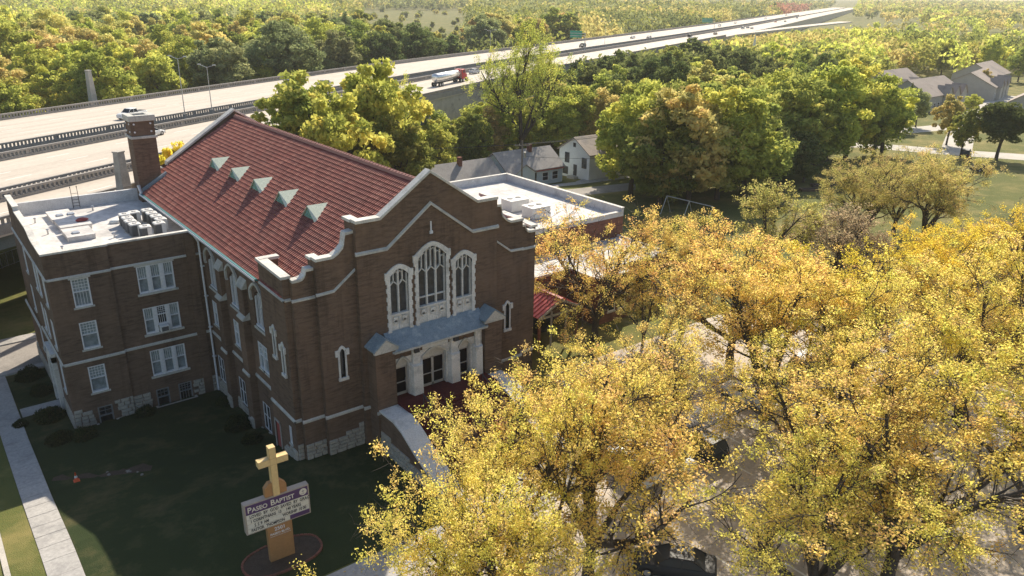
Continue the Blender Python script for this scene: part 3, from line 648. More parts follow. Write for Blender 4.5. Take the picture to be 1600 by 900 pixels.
# side door of the tower
m = MB(); m.box(.06, .2, 3.5, 4.4, -1.0, 1.3); sd_ = m.obj('side_door', 'trim_red', church)
m = MB(); m.box(-.05, .1, 4.4, 4.52, -1.0, 1.45); m.box(-.05, .1, 3.38, 3.5, -1.0, 1.45); m.box(-.05, .1, 3.38, 4.52, 1.3, 1.45); m.obj('door_frame', 'siding_tan', sd_)
m = MB(); m.box(-1.1, -.01, 3.1, 4.7, -1.4, -1.0); m.obj('door_step', 'carpet', sd_)
for c, i in NB_:
    P = PS(.55); u0, u1 = c-.95, c+.95; pts = arch_pts(u0, u1, 9.7, 10.45)
    m = MB()   # hood mould
    for (a, z_a), (b, z_b) in zip(pts[:-1], pts[1:]):
        f = lambda u, z, k_: (c+(u-c)*(1+.28*k_), z+.12+.5*k_)
        q = [f(a, z_a, .75), f(b, z_b, .75), f(b, z_b, 1.15), f(a, z_a, 1.15)]
        m.prism([P(u, z, -.16) for u, z in q], [P(u, z, .02) for u, z in q])
    for sg in (-1, 1): m.lbox(P, c+sg*1.23-.09, c+sg*1.23+.09, 9.55, 10.3, -.16, .02); m.lbox(P, c+sg*1.1-.12, c+sg*1.1+.12, 9.5, 9.64, -.16, .02)
    w_ = m.obj('arched_window', 'limestone', church)
    m = MB()
    for uu in (u0+.06, c-.0, u1-.06): m.lbox(P, uu-.06, uu+.06, 7.45, 9.95 if uu != c else 10.3, .12, .24)
    m.lbox(P, u0, u1, 7.45, 7.6, .04, .24)
    for sg in (-1, 1):
        m.lbox(P, c+sg*.48-.03, c+sg*.48+.03, 7.6, 10.1, .17, .24)
    m.obj('frame', 'white_paint', w_)
    m = MB(); m.lbox(P, u0-.08, u1+.08, 7.28, 7.45, -.09, .3); m.obj('sill', 'limestone', w_)
    for a, b in ((u0, c), (c, u1)):
        m = MB(); pp = [q for q in pts if a-1e-6 <= q[0] <= b+1e-6]; m.quad(*[P(u, z, .26) for u, z in [(a, 7.45), (b, 7.45)]+pp[::-1]]); m.obj('pane', 'glass_leaded', w_)
    w2 = sash(church, P, c-.92, c-.02, 4.0, 6.2, d=.05, f=.07, mull=(2, 2)); w3 = sash(church, P, c+.02, c+.92, 4.0, 6.2, d=.05, f=.07, mull=(2, 2))
    a, b = c-.75+.7, c+.75+.55; mid = (a+b)/2
    sash(church, P, a, mid, -1.4, .9, d=-.02, f=.05, mull=(1, 1), upper='glass_dark', lower='glass_dark', sill=False); sash(church, P, mid, b, -1.4, .9, d=-.02, f=.05, mull=(1, 1), upper='glass_dark', lower='glass_dark', sill=False)
# great west windows
def great(P, u0, u1, zsill, zs, za, zbot, n, ztr):
    pts = arch_pts(u0, u1, zs, za); c = (u0+u1)/2; wd = .24; m = MB()
    out = lambda u, z: (c+(u-c)*(1+2*wd/(u1-u0)), z+.32)
    for (a, z_a), (b, z_b) in zip(pts[:-1], pts[1:]):
        q = [(a, z_a), (b, z_b), out(b, z_b), out(a, z_a)]; m.prism([P(u, z, -.1) for u, z in q], [P(u, z, .3) for u, z in q])
    z = zbot; i = 0
    while z < zs-.01:
        z2 = min(z+.32, zs); w2 = wd if i % 2 else wd+.07
        if zs-z2 < .35: w2 = wd+.1
        m.lbox(P, u0-w2, u0, z, z2, -.1-.004*(i % 2), .3); m.lbox(P, u1, u1+w2, z, z2, -.1-.004*(i % 2), .3); z = z2; i += 1
    for sg, uu in ((-1, u0), (1, u1)): m.lbox(P, min(uu, uu+sg*(wd+.16)), max(uu, uu+sg*(wd+.16)), zs-.2, zs+.32, -.13, .1)
    w_ = m.obj('great_window', 'painted_stone', church)
    m = MB(); m.lbox(P, u0, u1, zbot, zsill-.12, .08, .3); m.lbox(P, u0-.03, u1+.03, zsill-.12, zsill, -.04, .3)
    for k_ in range(n+1):
        u = u0+(u1-u0)*k_/n; m.lbox(P, max(u0, u-.06), min(u1, u+.06), zbot, zsill-.12, .02, .085)
    for k_ in range(n):
        u = u0+(u1-u0)*(k_+.5)/n; hw2 = (u1-u0)/n*.26
        m.tube(P(u, zsill-.62, .06), P(u, zsill-.62, -.02), hw2*.9, hw2*.7, 12); m.lbox(P, u-hw2*.9, u+hw2*.9, zsill-.62, zsill-.25, -.02, .06)
    m.obj('blind_panel', 'painted_stone', w_)
    m = MB(); n2 = n*2
    zt = lambda u: float(np.interp(u, [q[0] for q in pts], [q[1] for q in pts]))
    for k_ in range(1, n): u = u0+(u1-u0)*k_/n; m.lbox(P, u-.055, u+.055, zsill, zt(u)-.02, .08, .26)
    for k_ in range(n):
        a = u0+(u1-u0)*k_/n; b = u0+(u1-u0)*(k_+1)/n; mid = (a+b)/2
        for (x1, z1_), (x2, z2_) in (((a, ztr-.25), (mid, ztr+.12)), ((mid, ztr+.12), (b, ztr-.25))):
            q = [(x1, z1_), (x2, z2_), (x2, z2_+.1), (x1, z1_+.1)]; m.prism([P(u, z, .1) for u, z in q], [P(u, z, .26) for u, z in q])
        m.lbox(P, mid-.035, mid+.035, ztr+.15, zt(mid)-.02, .1, .26)
        for x1, x2 in ((a, mid), (mid, b)):
            xm = (x1+x2)/2; zh = min(zt(x1), zt(x2))-.28
            if zh > ztr+.5:
                for (xa, za_), (xb, zb_) in (((x1, zh), (xm, zh+.16)), ((xm, zh+.16), (x2, zh))):
                    q = [(xa, za_), (xb, zb_), (xb, zb_+.06), (xa, za_+.06)]; m.prism([P(u, z, .11) for u, z in q], [P(u, z, .25) for u, z in q])
    if n == 3: m.lbox(P, u0, u1, zsill+.62, zsill+.7, .1, .26)
    for uu in (u0, u1-.06): m.lbox(P, uu, uu+.06, zsill, zs, .08, .28)
    m.obj('tracery', 'painted_stone', w_)
    for k_ in range(n):
        a = u0+(u1-u0)*k_/n; b = u0+(u1-u0)*(k_+1)/n; m = MB(); m.lbox(P, a, b, zsill, ztr, .255, .27); m.obj('pane', 'glass_leaded', w_)
        mid = (a+b)/2; 
        for x1, x2 in ((a, mid), (mid, b)):
            pp = [(x1, zt(x1))]+[q for q in pts if x1+1e-3 < q[0] < x2-1e-3]+[(x2, zt(x2))]; m = MB(); m.quad(*[P(u, z, .26) for u, z in [(x1, ztr), (x2, ztr)]+pp[::-1]]); m.obj('pane', 'glass_leaded', w_)
great(PF(Y2), 7.16, 8.62, 9.6, 12.45, 12.95, 8.1, 2, 11.85); great(PF(Y2), 12.62, 14.08, 9.6, 12.45, 12.95, 8.1, 2, 11.85)
great(PF(Y2), 9.45, 11.79, 9.65, 13.3, 14.1, 7.7, 3, 12.35)
m = MB(); m.box(10.57, 10.67, -.86, -.8, 15.2, 15.9); m.box(10.5, 10.74, -.9, -.8, 15.0, 15.2); m.obj('vent', 'white_paint', church)
# ---- entrance porch
por = MB(); yF = -1.55
doors = [(6.98, 8.0, 5.65), (9.2, 11.2, 5.75), (12.4, 13.42, 5.65)]
wall(por, PF(yF), [(6.72, 7.25), (14.5, 7.25)], 2.6, [(2.6, arch_pts(a-.02, b+.02, zt+.25, zt+.75, 4)) for a, b, zt in doors], .6, 0)
pch = por.obj('porch', 'painted_stone', church)
for a, b in ((6.8, 8.45), (12.15, 14.42)):
    m = MB(); m.box(a+.12, b-.1, yF-.012, yF+.05, 6.52 if a > 7 else 6.5, 7.12); m.obj('brick_spandrel', 'brick', pch)
m = MB(); m.box(8.95, 11.75, yF-.012, yF+.05, 6.62, 7.12); m.obj('brick_spandrel', 'brick', pch)
m = MB(); m.box(9.15, 11.35, yF-.1, yF-.02, 6.68, 7.0); m.obj('name_board', 'siding_white', pch)
for x in (8.5, 11.9): m = MB(); m.box(x-.2, x+.2, yF-.45, yF-.02, 6.75, 7.05); m.obj('flood_lamp', 'dark_paint', pch)
for a, b in ((8.05, 9.05), (11.32, 12.3), (13.55, 14.4)):
    m = MB(); m.prism([(a, yF, 2.6), (b, yF, 2.6), (b-.12, yF-.5, 2.6), (a+.12, yF-.5, 2.6)], [(a, yF, 5.9), (b, yF, 5.9), (b-.12, yF-.42, 5.7), (a+.12, yF-.42, 5.7)]); m.box(a+.2, b-.2, yF-.25, yF, 5.7, 7.2); m.obj('pier', 'painted_stone', pch, bevel=.02)
for a, b, zt in doors:
    m = MB()
    for (q, z_a), (r, z_b) in zip(arch_pts(a-.1, b+.1, zt+.25, zt+.8, 4)[:-1], arch_pts(a-.1, b+.1, zt+.25, zt+.8, 4)[1:]):
        m.prism([(q, yF-.12, z_a), (r, yF-.12, z_b), (r, yF-.12, z_b+.16), (q, yF-.12, z_a+.16)], [(q, yF, z_a), (r, yF, z_b), (r, yF, z_b+.16), (q, yF, z_a+.16)])
    m.box(a, b, yF+.3, yF+.45, zt, zt+.75); m.obj('tympanum', 'limestone', pch)
    leaves = [(a, b)] if b-a < 1.5 else [(a, (a+b)/2), ((a+b)/2, b)]
    for q, r in leaves:
        m = MB(); y_ = yF+.3
        for bx_ in ((q, q+.09, 3.4, zt), (r-.09, r, 3.4, zt), (q, r, zt-.1, zt), (q, r, 3.4, 3.6)): m.box(bx_[0], bx_[1], y_, y_+.1, bx_[2], bx_[3])
        m.box(q+.09, r-.09, y_-.04, y_+.02, 4.4, 4.46); d_ = m.obj('door', 'siding_tan', church)
        m = MB(); m.box(q+.08, r-.08, y_+.05, y_+.07, 3.55, zt-.08); m.obj('pane', 'door_glass', d_)
        m = MB(); m.box(r-.16, r-.11, y_-.09, y_-.02, 4.3, 4.7); m.obj('handle', 'metal_grey', d_)
m = MB(); m.prism([(6.5, Y2, 8.35), (6.5, -2.05, 7.32), (6.5, -2.05, 7.2), (6.5, Y2, 7.2)], [(14.75, Y2, 8.35), (14.75, -2.05, 7.32), (14.75, -2.05, 7.2), (14.75, Y2, 7.2)]); can = m.obj('porch_roof', 'lead', church)
m = MB(); m.box(6.6, 14.65, -2.12, -2.05, 7.16, 7.3); m.obj('drip_moulding', 'limestone', can)
for x0, x1 in ((5.15, 6.72), (14.5, 16.07)):
    m = MB(); m.box(x0, x1, -2.0, Y2, -1, 7.55); pr = m.obj('porch_buttress', 'brick', church)
    c = (x0+x1)/2; m = MB(); m.prism([(x0-.15, -2.2, 7.55), (x1+.15, -2.2, 7.55), (x1+.15, -2.2, 7.75), (c, -2.2, 8.45), (x0-.15, -2.2, 7.75)], [(x0-.15, -2.0, 7.55), (x1+.15, -2.0, 7.55), (x1+.15, -2.0, 7.75), (c, -2.0, 8.45), (x0-.15, -2.0, 7.75)]); m.obj('gablet', 'limestone', pr)
    m = MB()
    for sg in (-1, 1):
        e = x0-.2 if sg < 0 else x1+.2
        m.prism([(e, -2.24, 7.7), (c, -2.24, 8.48), (c, -2.24, 8.58), (e, -2.24, 7.8)], [(e, Y2, 7.7), (c, Y2, 8.48), (c, Y2, 8.58), (e, Y2, 7.8)])
    m.obj('gablet_roof', 'lead', pr)
    strip_ = MB(); strip_.box(x0-.08, x1+.08, -2.09, -1.99, 2.83, 3.05); strip_.obj('string_course', 'limestone', pr)
# landing and steps
m = MB(); m.box(6.72, 14.5, -3.6, Y2, -.5, 3.38); lan = m.obj('landing', 'carpet', church)
stairs = bpy.data.objects.new('stairs', None); COL.objects.link(stairs); stairs.parent = church; stairs.location = (CX, -7, 0)
ns = 19
for i in range(ns):
    m = MB(); zt = 3.38-(i+1)*3.32/ns; y1 = -3.6-i*.36; m.box(6.74-CX, 14.48-CX, y1-.36+7, y1+7, -.4, zt); m.obj('step', 'carpet', stairs)
for x in (8.0, 13.2):
    m = MB(); m.bar((x-CX, -3.4+7, 4.25), (x-CX, -10.2+7, .9), .06); 
    for q in (0, .5, 1): m.bar((x-CX, -3.5-q*6.6+7, 3.38-q*3.3-.1), (x-CX, -3.5-q*6.6+7, 4.2-q*3.3), .05)
    m.obj('handrail', 'dark_paint', stairs)
for x0, x1 in ((5.3, 6.7), (14.52, 15.92)):
    prof = [(-2.0, 3.0), (-3.9, 3.05), (-5.0, 2.75), (-6.6, 1.9), (-10.2, .35), (-10.6, .3)]
    a = [(y, z) for y, z in prof]; poly = [(-2.0, -1.0)]+a+[(-10.6, -1.0)]
    m = MB(); m.prism([(x0, y, z) for y, z in poly], [(x1, y, z) for y, z in poly]); ww = m.obj('wing_wall', 'brick', church)
    m = MB()
    for (ya, za), (yb, zb) in zip(prof[:-1], prof[1:]): m.hexa([(x0-.08, ya, za), (x1+.06, ya, za), (x1+.06, yb, zb), (x0-.08, yb, zb), (x0-.08, ya, za+.16), (x1+.06, ya, za+.16), (x1+.06, yb, zb+.16), (x0-.08, yb, zb+.16)])
    m.obj('wing_cap', 'painted_stone', ww)
# ---- rubble foundation stones (each one a piece)
SM = []
for i in range(4):
    r2 = random.Random(i); m = MB(); ring = lambda s_, y: [((a+r2.uniform(-.03, .03))*s_, y, (b+r2.uniform(-.04, .04))*s_) for a, b in ((-.5, -.5), (0, -.5), (.5, -.5), (.5, 0), (.5, .5), (0, .5), (-.5, .5), (-.5, 0))]
    m.loft([ring(.97, .5), ring(.97, 0), ring(.78, -.55)]); o = m.obj('stone', 'rubble_stone', church); SM.append(o.data); bpy.data.objects.remove(o)
def stones(parent, P, rz, u0, u1, topf, z_lo, skip=()):
    base = bpy.data.objects.new('foundation', None); COL.objects.link(base); base.parent = parent; base.location = P((u0+u1)/2, z_lo, 0); bl = np.array(base.location)
    z = z_lo; row = 0
    while z < 3:
        h = .27+random.uniform(0, .08); u = u0-(0 if row % 2 else .0); any_ = False
        while u < u1-.05:
            w_ = min(random.uniform(.4, .85), u1-u)
            if u1-(u+w_) < .2: w_ = u1-u
            c = u+w_/2; ok = z+h < topf(c)+random.uniform(-.04, .26) and z+h > ground_low(P(c, 0, 0))
            if any(a-.02 < u+w_ and u < b+.02 and z < zz for a, b, zz in skip): ok = False
            if ok:
                o = link('stone', random.choice(SM), base); p = np.array(P(c, z+h/2, -.05))-bl; o.location = p; o.scale = (w_-.025, .14, h-.025); o.rotation_euler = (0, 0, rz); any_ = True
            u += w_
        z += h; row += 1
        if z > 1.9: break
def ground_low(p): return float(ground_z(p[0], p[1]))-.3
stones(church, PF(Y0), 0, .45, 1.98, lambda u: 1.05, -.4); stones(church, PF(Y1), 0, 1.98, 4.77, lambda u: 1.0+.2*(u-1.98), -.4)
stones(church, PS(0), -math.pi/2, .42, 4.6, lambda u: 1.0-.38*u, -2.0, [(3.3, 4.6, 3)])
stones(church, PF(.42), 0, 0, .45, lambda u: 1.0, -.5)
for a, b, cc in ((4.62, 9.1, 7.0), (10.3, 14.2, 12.25), (15.3, 19.2, 17.35)): stones(church, PS(.55), -math.pi/2, a, b, lambda u: -1.4, -3.0)
for a, b in ((9.1, 10.3), (14.2, 15.3)): stones(church, PS(0), -math.pi/2, a, b, lambda u: -1.0, -3.0)
stones(church, PS(5.3), -math.pi/2, -10.2, -2.1, lambda u: .7+.12*(u+10), -.4); stones(church, PF(-2.0), 0, 5.2, 5.32, lambda u: 1.0, -.4)
# ------------------------------------------------------------------ annex
AX, AY, AB = -11.1, 19.3, 37.0
ann = thing('annex_building', 'flat-roofed three-storey brown brick annex adjoining the church nave', 'building', (AX, AY, -2.9))
_annloc = np.array([AX, AY, -2.9])
class Shift:      # builds annex meshes in world coordinates, then parents them in place
    pass
def place(o, par): o.parent = par; o.matrix_parent_inverse = Matrix.Translation(-Vector(_annloc)); return o
fl = [(7.5, 9.85), (3.9, 6.2), (.02, 2.36)]
opsL = [rect(-9.5, -8.26, a, b) for a, b in fl]+[rect(-9.35, -8.25, -3.2, -1.36)]
opsR = [rect(-4.72, -1.9, a, b) for a, b in fl]+[rect(-4.72, -3.68, -3.0, -1.3), rect(-2.88, -1.78, -3.0, -1.3)]
opsS = []
for a, b in fl[:2]: opsS += [rect(20.6, 21.6, a, b), rect(23.6, 24.6, a, b), rect(25.2, 26.2, a, b), rect(30.5, 31.5, a, b)]
opsS += [rect(20.6, 21.6, *fl[2]), rect(30.5, 31.5, *fl[2]), rect(24.1, 26.1, -2.7, 1.6)]
m = MB(); wall(m, PF(AY), [(AX, 12.05), (-6.6, 12.05)], -3.6, opsL); wall(m, PF(AY+.22), [(-6.6, 12.05), (.55, 12.05)], -3.6, opsR)
m.quad((-6.6, AY, -3.6), (-6.6, AY+.22, -3.6), (-6.6, AY+.22, 12.05), (-6.6, AY, 12.05)); place(m.obj('front_wall', 'brick'), ann)
m = MB(); m.box(-.75, .0, AY+.05, AY+.218, -3, 11.9); place(m.obj('pilaster', 'brick'), ann)
sp = [(AY, 12.05), (23.4, 12.1), (24.2, 12.2), (25.2, 12.5), (26.2, 12.62), (32, 12.62), (32.01, 13.0), (AB, 13.0)]
m = MB(); wall(m, PS(AX), sp, -3.6, opsS); place(m.obj('side_wall', 'brick'), ann)
m = MB(); wall(m, PB(AB), [(AX, 12.2), (.55, 12.2)], -3.6); place(m.obj('rear_wall', 'brick'), ann)
m = MB(); m.box(AX+.3, .54, AY+.5, AB-.3, 10.95, 11.2); place(m.obj('roof', 'membrane'), ann)
m = MB(); m.box(AX+.02, .5, AB-.35, AB-.01, 11.2, 12.3); place(m.obj('rear_parapet', 'parapet_paint'), ann)
m = MB(); m.box(AX+.003, AX+.35, 32.0, AB-.4, 11.2, 13.02); m.box(AX+.003, AX+.3, AY+.3, 32, 11.2, 12.0); place(m.obj('side_parapet', 'parapet_paint'), ann)
m = MB(); m.box(.4, .54, AY+.6, AB-.4, 11.2, 12.0); place(m.obj('nave_flashing', 'parapet_paint'), ann)
m = MB(); m.box(AX-.08, -6.52, AY-.08, AY+.5, 12.05, 12.2); m.box(-6.52, .4, AY+.14, AY+.55, 12.04, 12.18); place(m.obj('front_coping', 'coping'), ann)
m = MB(); strip(m, PS(AX), sp, .14, -.08, .4); place(m.obj('side_coping', 'coping'), ann)
def acourse(P, pts, h=.24, out=.1):
    o = course(P, pts, h, out); place(o, ann)
acourse(PF(AY), [(AX-.1, 2.83), (-6.6, 2.83)]); acourse(PF(AY+.22), [(-6.6, 2.83), (.5, 2.83)]); acourse(PF(AY), [(AX-.1, 9.98), (-6.6, 9.98)], .2); acourse(PF(AY+.22), [(-6.6, 9.98), (.5, 9.98)], .2)
acourse(PS(AX), [(AY-.1, 2.83), (29, 2.83)]); acourse(PS(AX-.15), [(29, 2.83), (AB, 2.83)]); acourse(PS(AX), [(AY-.1, 9.98), (AB, 9.98)], .2)
def aw(*a, **k_):
    o = sash(None, *a, **k_); place(o, ann); return o
for i, (a, b) in enumerate(fl):
    aw(PF(AY), -9.5, -8.26, a, b, mull=(5, 4), lower_grid=(i == 0))
    P = PF(AY+.22)
    for j, (u0, u1) in enumerate(((-4.72, -3.9), (-3.72, -2.9), (-2.72, -1.9))):
        if i == 1 and j == 1: w_ = aw(P, u0, u1, a+.62, b, mull=(4, 4), upper='glass_dark', lower='glass_dark', lower_grid=True, sill=False)
        else: w_ = aw(P, u0, u1, a, b, mull=(4, 1), sill=False)
    m = MB(); 
    for u in (-3.81, -2.81): m.lbox(P, u-.09, u+.09, a, b, -.04, .25)
    place(m.obj('window_mullion', 'white_paint'), ann)
    m = MB(); m.lbox(P, -4.9, -1.72, a-.17, a, -.16, .1); place(m.obj('sill', 'limestone'), ann)
    if i == 0:
        m = MB(); m.lbox(P, -4.85, -1.78, b, b+.14, -.08, .1); m.lbox(PF(AY), -9.65, -8.1, b, b+.14, -.12, .1); place(m.obj('lintel', 'limestone'), ann)
aw(PF(AY), -9.35, -8.25, -3.2, -1.36, mull=(2, 2), upper='glass_dark', lower='glass_dark', sill=False, trim='metal_grey')
aw(PF(AY+.22), -4.72, -3.68, -3.0, -1.3, mull=(3, 2), upper='glass_dark', lower='glass_dark', sill=False, trim='metal_grey'); aw(PF(AY+.22), -2.88, -1.78, -3.0, -1.3, mull=(4, 3), upper='glass_dark', lower='glass_dark', sill=False, lower_grid=True, trim='metal_grey')
for x0, x1, yy in ((-9.65, -7.95, AY), (-4.95, -1.5, AY+.22)):
    m = MB(); m.box(x0, x1, yy-.55, yy-.3, -3.4, -2.75); m.box(x0, x0+.2, yy-.3, yy-.07, -3.4, -2.75); m.box(x1-.2, x1, yy-.3, yy-.07, -3.4, -2.75); place(m.obj('area_kerb', 'concrete'), ann)
for z0, pts in opsS:
    if z0 > -2: aw(PS(AX), pts[0][0], pts[-1][0], z0, pts[0][1], mull=(3, 2))
m = MB(); P = PS(AX)
for a in ((23.5, 24.1, -2.9, 2.1), (26.1, 26.7, -2.9, 2.1), (23.5, 26.7, 1.6, 2.4)): m.lbox(P, *a, -.35, .3)
o = place(m.obj('entrance_surround', 'painted_stone'), ann)
m = MB(); m.lbox(P, 24.1, 26.1, -2.7, 1.6, .2, .28); place(m.obj('door', 'dark_paint'), ann)
def astones(P, rz, u0, u1, topf, z_lo, skip=()):
    stones(None, P, rz, u0, u1, topf, z_lo, skip)
    b = [o for o in bpy.data.objects if o.name.startswith('foundation') and o.parent is None][-1]; place(b, ann)
astones(PF(AY), 0, AX, -6.6, lambda u: -1.2, -3.4, [(-9.4, -8.2, 0)]); astones(PF(AY+.22), 0, -6.6, .5, lambda u: -1.3, -3.4, [(-4.8, -3.6, 0), (-2.95, -1.7, 0)])
astones(PS(AX), -math.pi/2, AY, 23.4, lambda u: -1.5, -3.4); astones(PS(AX), -math.pi/2, 26.8, AB, lambda u: -1.5, -3.4)
# ------------------------------------------------------------------ low side wing on the far side of the nave
wing = thing('side_wing', 'low flat-roofed wing with white roof and brick parapets beside the nave', 'building', (34, 20, 0)); _annloc = np.array([34.0, 20, 0])
WX0, WX1, WY0, WY1, WZ = 2*CX-.5, 46.8, 15.2, 37.4, 6.9
m = MB(); m.box(WX0, WX1, WY0, WY1, -3.4, WZ); place(m.obj('upper_wall', 'brick_red'), wing)
m = MB(); m.box(WX0+.3, WX1-.35, WY0+.35, WY1-.35, WZ, WZ+.03); place(m.obj('upper_roof', 'membrane'), wing)
for n_, b in (('parapet', (WX0, WX1, WY1-.35, WY1, WZ, WZ+.95)), ('parapet', (WX1-.35, WX1, WY0, WY1-.35, WZ, WZ+.95)), ('parapet', (27, WX1-.35, WY0, WY0+.35, WZ, WZ+.5))):
    m = MB(); m.box(*b); o = place(m.obj(n_, 'parapet_paint'), wing); m = MB(); m.box(b[0]-.06, b[1]+.06, b[2]-.06, b[3]+.06, b[5], b[5]+.09); place(m.obj('parapet_cap', 'coping'), wing)
LZ = 4.55
low = [(WX0, WY0-.01), (WX0, 9.6), (33.7, 9.6), (33.7, 5.5), (38.2, 5.5), (38.2, 7.4), (46, 7.4), (46, WY0-.01)]
m = MB(); m.prism([(x, y, -1) for x, y in low], [(x, y, LZ) for x, y in low]); place(m.obj('lower_wall', 'brick_red'), wing)
lw2 = [(WX0+.2, WY0-.2), (WX0+.2, 9.9), (34.0, 9.9), (34.0, 5.8), (37.9, 5.8), (37.9, 7.7), (45.7, 7.7), (45.7, WY0-.2)]
m = MB(); m.prism([(x, y, LZ) for x, y in lw2], [(x, y, LZ+.04) for x, y in lw2]); place(m.obj('lower_roof', 'membrane'), wing)
m = MB()
for (x0, y0), (x1, y1) in zip(low[1:-1], low[2:]):
    m.box(min(x0, x1)-.12, max(x0, x1)+.12, min(y0, y1)-.12, max(y0, y1)+.3, LZ, LZ+.22)
place(m.obj('roof_edge', 'coping'), wing)
for x in (35.2, 36.6, 40, 42.5): 
    w_ = sash(None, PF(5.49 if x < 38 else 7.39), x, x+1.0, .9, 2.9, d=-.06, upper='glass_dark', lower='glass_dark', mull=(2, 2)); place(w_, wing)
# red metal canopy
cn = thing('entrance_canopy', 'small red standing-seam metal gable canopy on posts beside the church', 'canopy', (27.1, 3.5, 0)); zr, ze = 4.75, 3.45
for sg in (-1, 1):
    e = sg*2.65; m = MB(); m.prism([(0, 0, zr), (e, 0, ze), (e, 5.9, ze), (0, 5.9, zr)], [(0, 0, zr+.06), (e, 0, ze+.06), (e, 5.9, ze+.06), (0, 5.9, zr+.06)]); rf = m.obj('roof_slope', 'red_metal', cn)
    for i in range(13):
        y = .05+i*.48; m = MB(); m.hexa([(0, y, zr+.06), (e, y, ze+.06), (e, y+.05, ze+.06), (0, y+.05, zr+.06), (0, y, zr+.13), (e, y, ze+.13), (e, y+.05, ze+.13), (0, y+.05, zr+.13)]); m.obj('seam', 'red_seam', rf)
    m = MB(); m.bar((0, -.04, zr-.02), (e, -.04, ze-.02), .08, .2); m.obj('barge_board', 'siding_tan', cn)
    m = MB(); m.box(e-sg*.35-.1, e-sg*.35+.1, .2, .4, -.05, ze); m.obj('post', 'brick_red', cn)
m = MB(); m.bar((0, -.1, zr+.12), (0, 5.9, zr+.12), .3, .12); m.obj('ridge_cap', 'red_metal', cn)
m = MB(); m.prism([(-2.2, .3, ze+.05), (2.2, .3, ze+.05), (0, .3, zr-.1)], [(-2.2, .4, ze+.05), (2.2, .4, ze+.05), (0, .4, zr-.1)]); m.obj('gable_panel', 'brick', cn)
for x in (-.9, .9): m = MB(); m.box(x-.07, x+.07, .2, .34, 0, ze+.3); m.obj('post', 'siding_tan', cn)
m = MB(); m.box(-2.3, 2.3, .2, .34, ze-.25, ze-.05); m.obj('beam', 'siding_tan', cn)
m = MB(); m.box(-2.3, 2.3, 3.5, 3.6, 0, ze); m.obj('glazing', 'glass_dark', cn)
# ------------------------------------------------------------------ on the annex roof
def ac_unit():
    t = thing('condenser_unit', '', 'air conditioner')
    m = MB(); r = .13; n = 4
    def ring(hw_, z):
        L = []
        for cx, cy, a0 in ((hw_-r, hw_-r, 0), (-hw_+r, hw_-r, 90), (-hw_+r, -hw_+r, 180), (hw_-r, -hw_+r, 270)):
            for i in range(n): a = math.radians(a0+i*90/(n-1)); L.append((cx+r*math.cos(a), cy+r*math.sin(a), z))
        return L
    m.loft([ring(.42, .06), ring(.42, .98)]); m.obj('casing', 'ac_dark', t)
    m = MB()
    for i in range(13): z = .12+i*.064; m.loft([ring(.432, z), ring(.432, z+.02)])
    m.obj('louvres', 'ac_dark', t)
    m = MB(); m.loft([ring(.45, .97), ring(.45, 1.05), ring(.40, 1.09)]); m.obj('top_cover', 'ac_white', t, bevel=.01)
    m = MB(); m.box(.1, .44, -.445, .3, .07, .96); m.obj('service_panel', 'ac_white', t)
    m = MB(); m.tube((0, 0, 1.085), (0, 0, 1.1), .2, .2, 16); m.obj('fan_grille', 'ac_dark', t)
    m = MB(); m.tube((0, 0, 1.1), (0, 0, 1.13), .09, .07, 10); m.obj('fan_hub', 'ac_white', t)
    m = MB(); m.box(-.47, .47, -.47, .47, 0, .06); m.obj('base_pan', 'concrete', t)
    return t
proto = ac_unit(); first = True
nave = [(-1.35, 28.0), (-1.3, 26.75), (-1.25, 25.5), (-1.2, 24.3), (-1.65, 23.1)]
mid = [(-3.35, 27.6), (-3.4, 26.3), (-3.45, 25.1), (-3.4, 23.9), (-2.9, 22.6), (-2.5, 27.9)]
for lst, lab in ((nave, 'rounded box air conditioner in the row against the nave parapet on the annex roof'), (mid, 'rounded box air conditioner in the row out on the open annex roof')):
    for x, y in lst:
        t = proto if first else copy_tree(proto)
        first = False
        t.location = (x, y, 11.2); t.rotation_euler = (0, 0, random.uniform(-.06, .06)); t['label'] = lab; t['group'] = 'condensers on the annex roof'
def roof_box(x0, x1, y0, y1, h, label, extra=0):
    t = thing('roof_hatch', label, 'roof hatch', ((x0+x1)/2, (y0+y1)/2, 11.2)); a, b = (x1-x0)/2, (y1-y0)/2
    m = MB(); m.box(-a, a, -b, b, 0, h); m.obj('curb', 'membrane', t, bevel=.03)
    m = MB(); m.box(-a-.04, a+.04, -b-.04, b+.04, h, h+.05); m.obj('lid', 'membrane', t)
    for i in range(extra): m = MB(); q = -a+.5+i*.9; m.box(q, q+.55, -b*.5, -b*.1, h+.05, h+.16); m.obj('vent_cover', 'metal_grey', t, bevel=.03)
roof_box(-8.4, -6.6, 31.7, 35.0, .35, 'low white roof curb with vents near the rear parapet ladder', 2)
roof_box(-8.3, -5.9, 28.3, 31.4, .4, 'low white roof curb in the chimney shadow, red bag on top')
roof_box(-8.35, -6.3, 24.9, 27.8, .4, 'low white roof curb nearest the front parapet of the annex', 1)
m = MB(); m.loft([[(.5*r*math.cos(a), .3*r*math.sin(a), z) for a in np.linspace(0, 2*math.pi, 9)[:-1]] for z, r in ((0, .8), (.12, 1.1), (.25, .8), (.32, .3))])
b = m.obj('bag', 'red_cloth', smooth=True); b.location = (-6.4, 29.6, 11.65); tag(b, 'crumpled dark red bag lying on the middle roof curb', 'bag')
m = MB(); m.loft([[(.6*r*math.cos(a), .4*r*math.sin(a), z) for a in np.linspace(0, 2*math.pi, 9)[:-1]] for z, r in ((0, .9), (.15, 1.1), (.3, .7))])
b = m.obj('bag', 'siding_white', smooth=True); b.location = (-3.8, 29.0, 11.2); tag(b, 'pale crumpled sack beside the rows of air conditioners', 'bag')
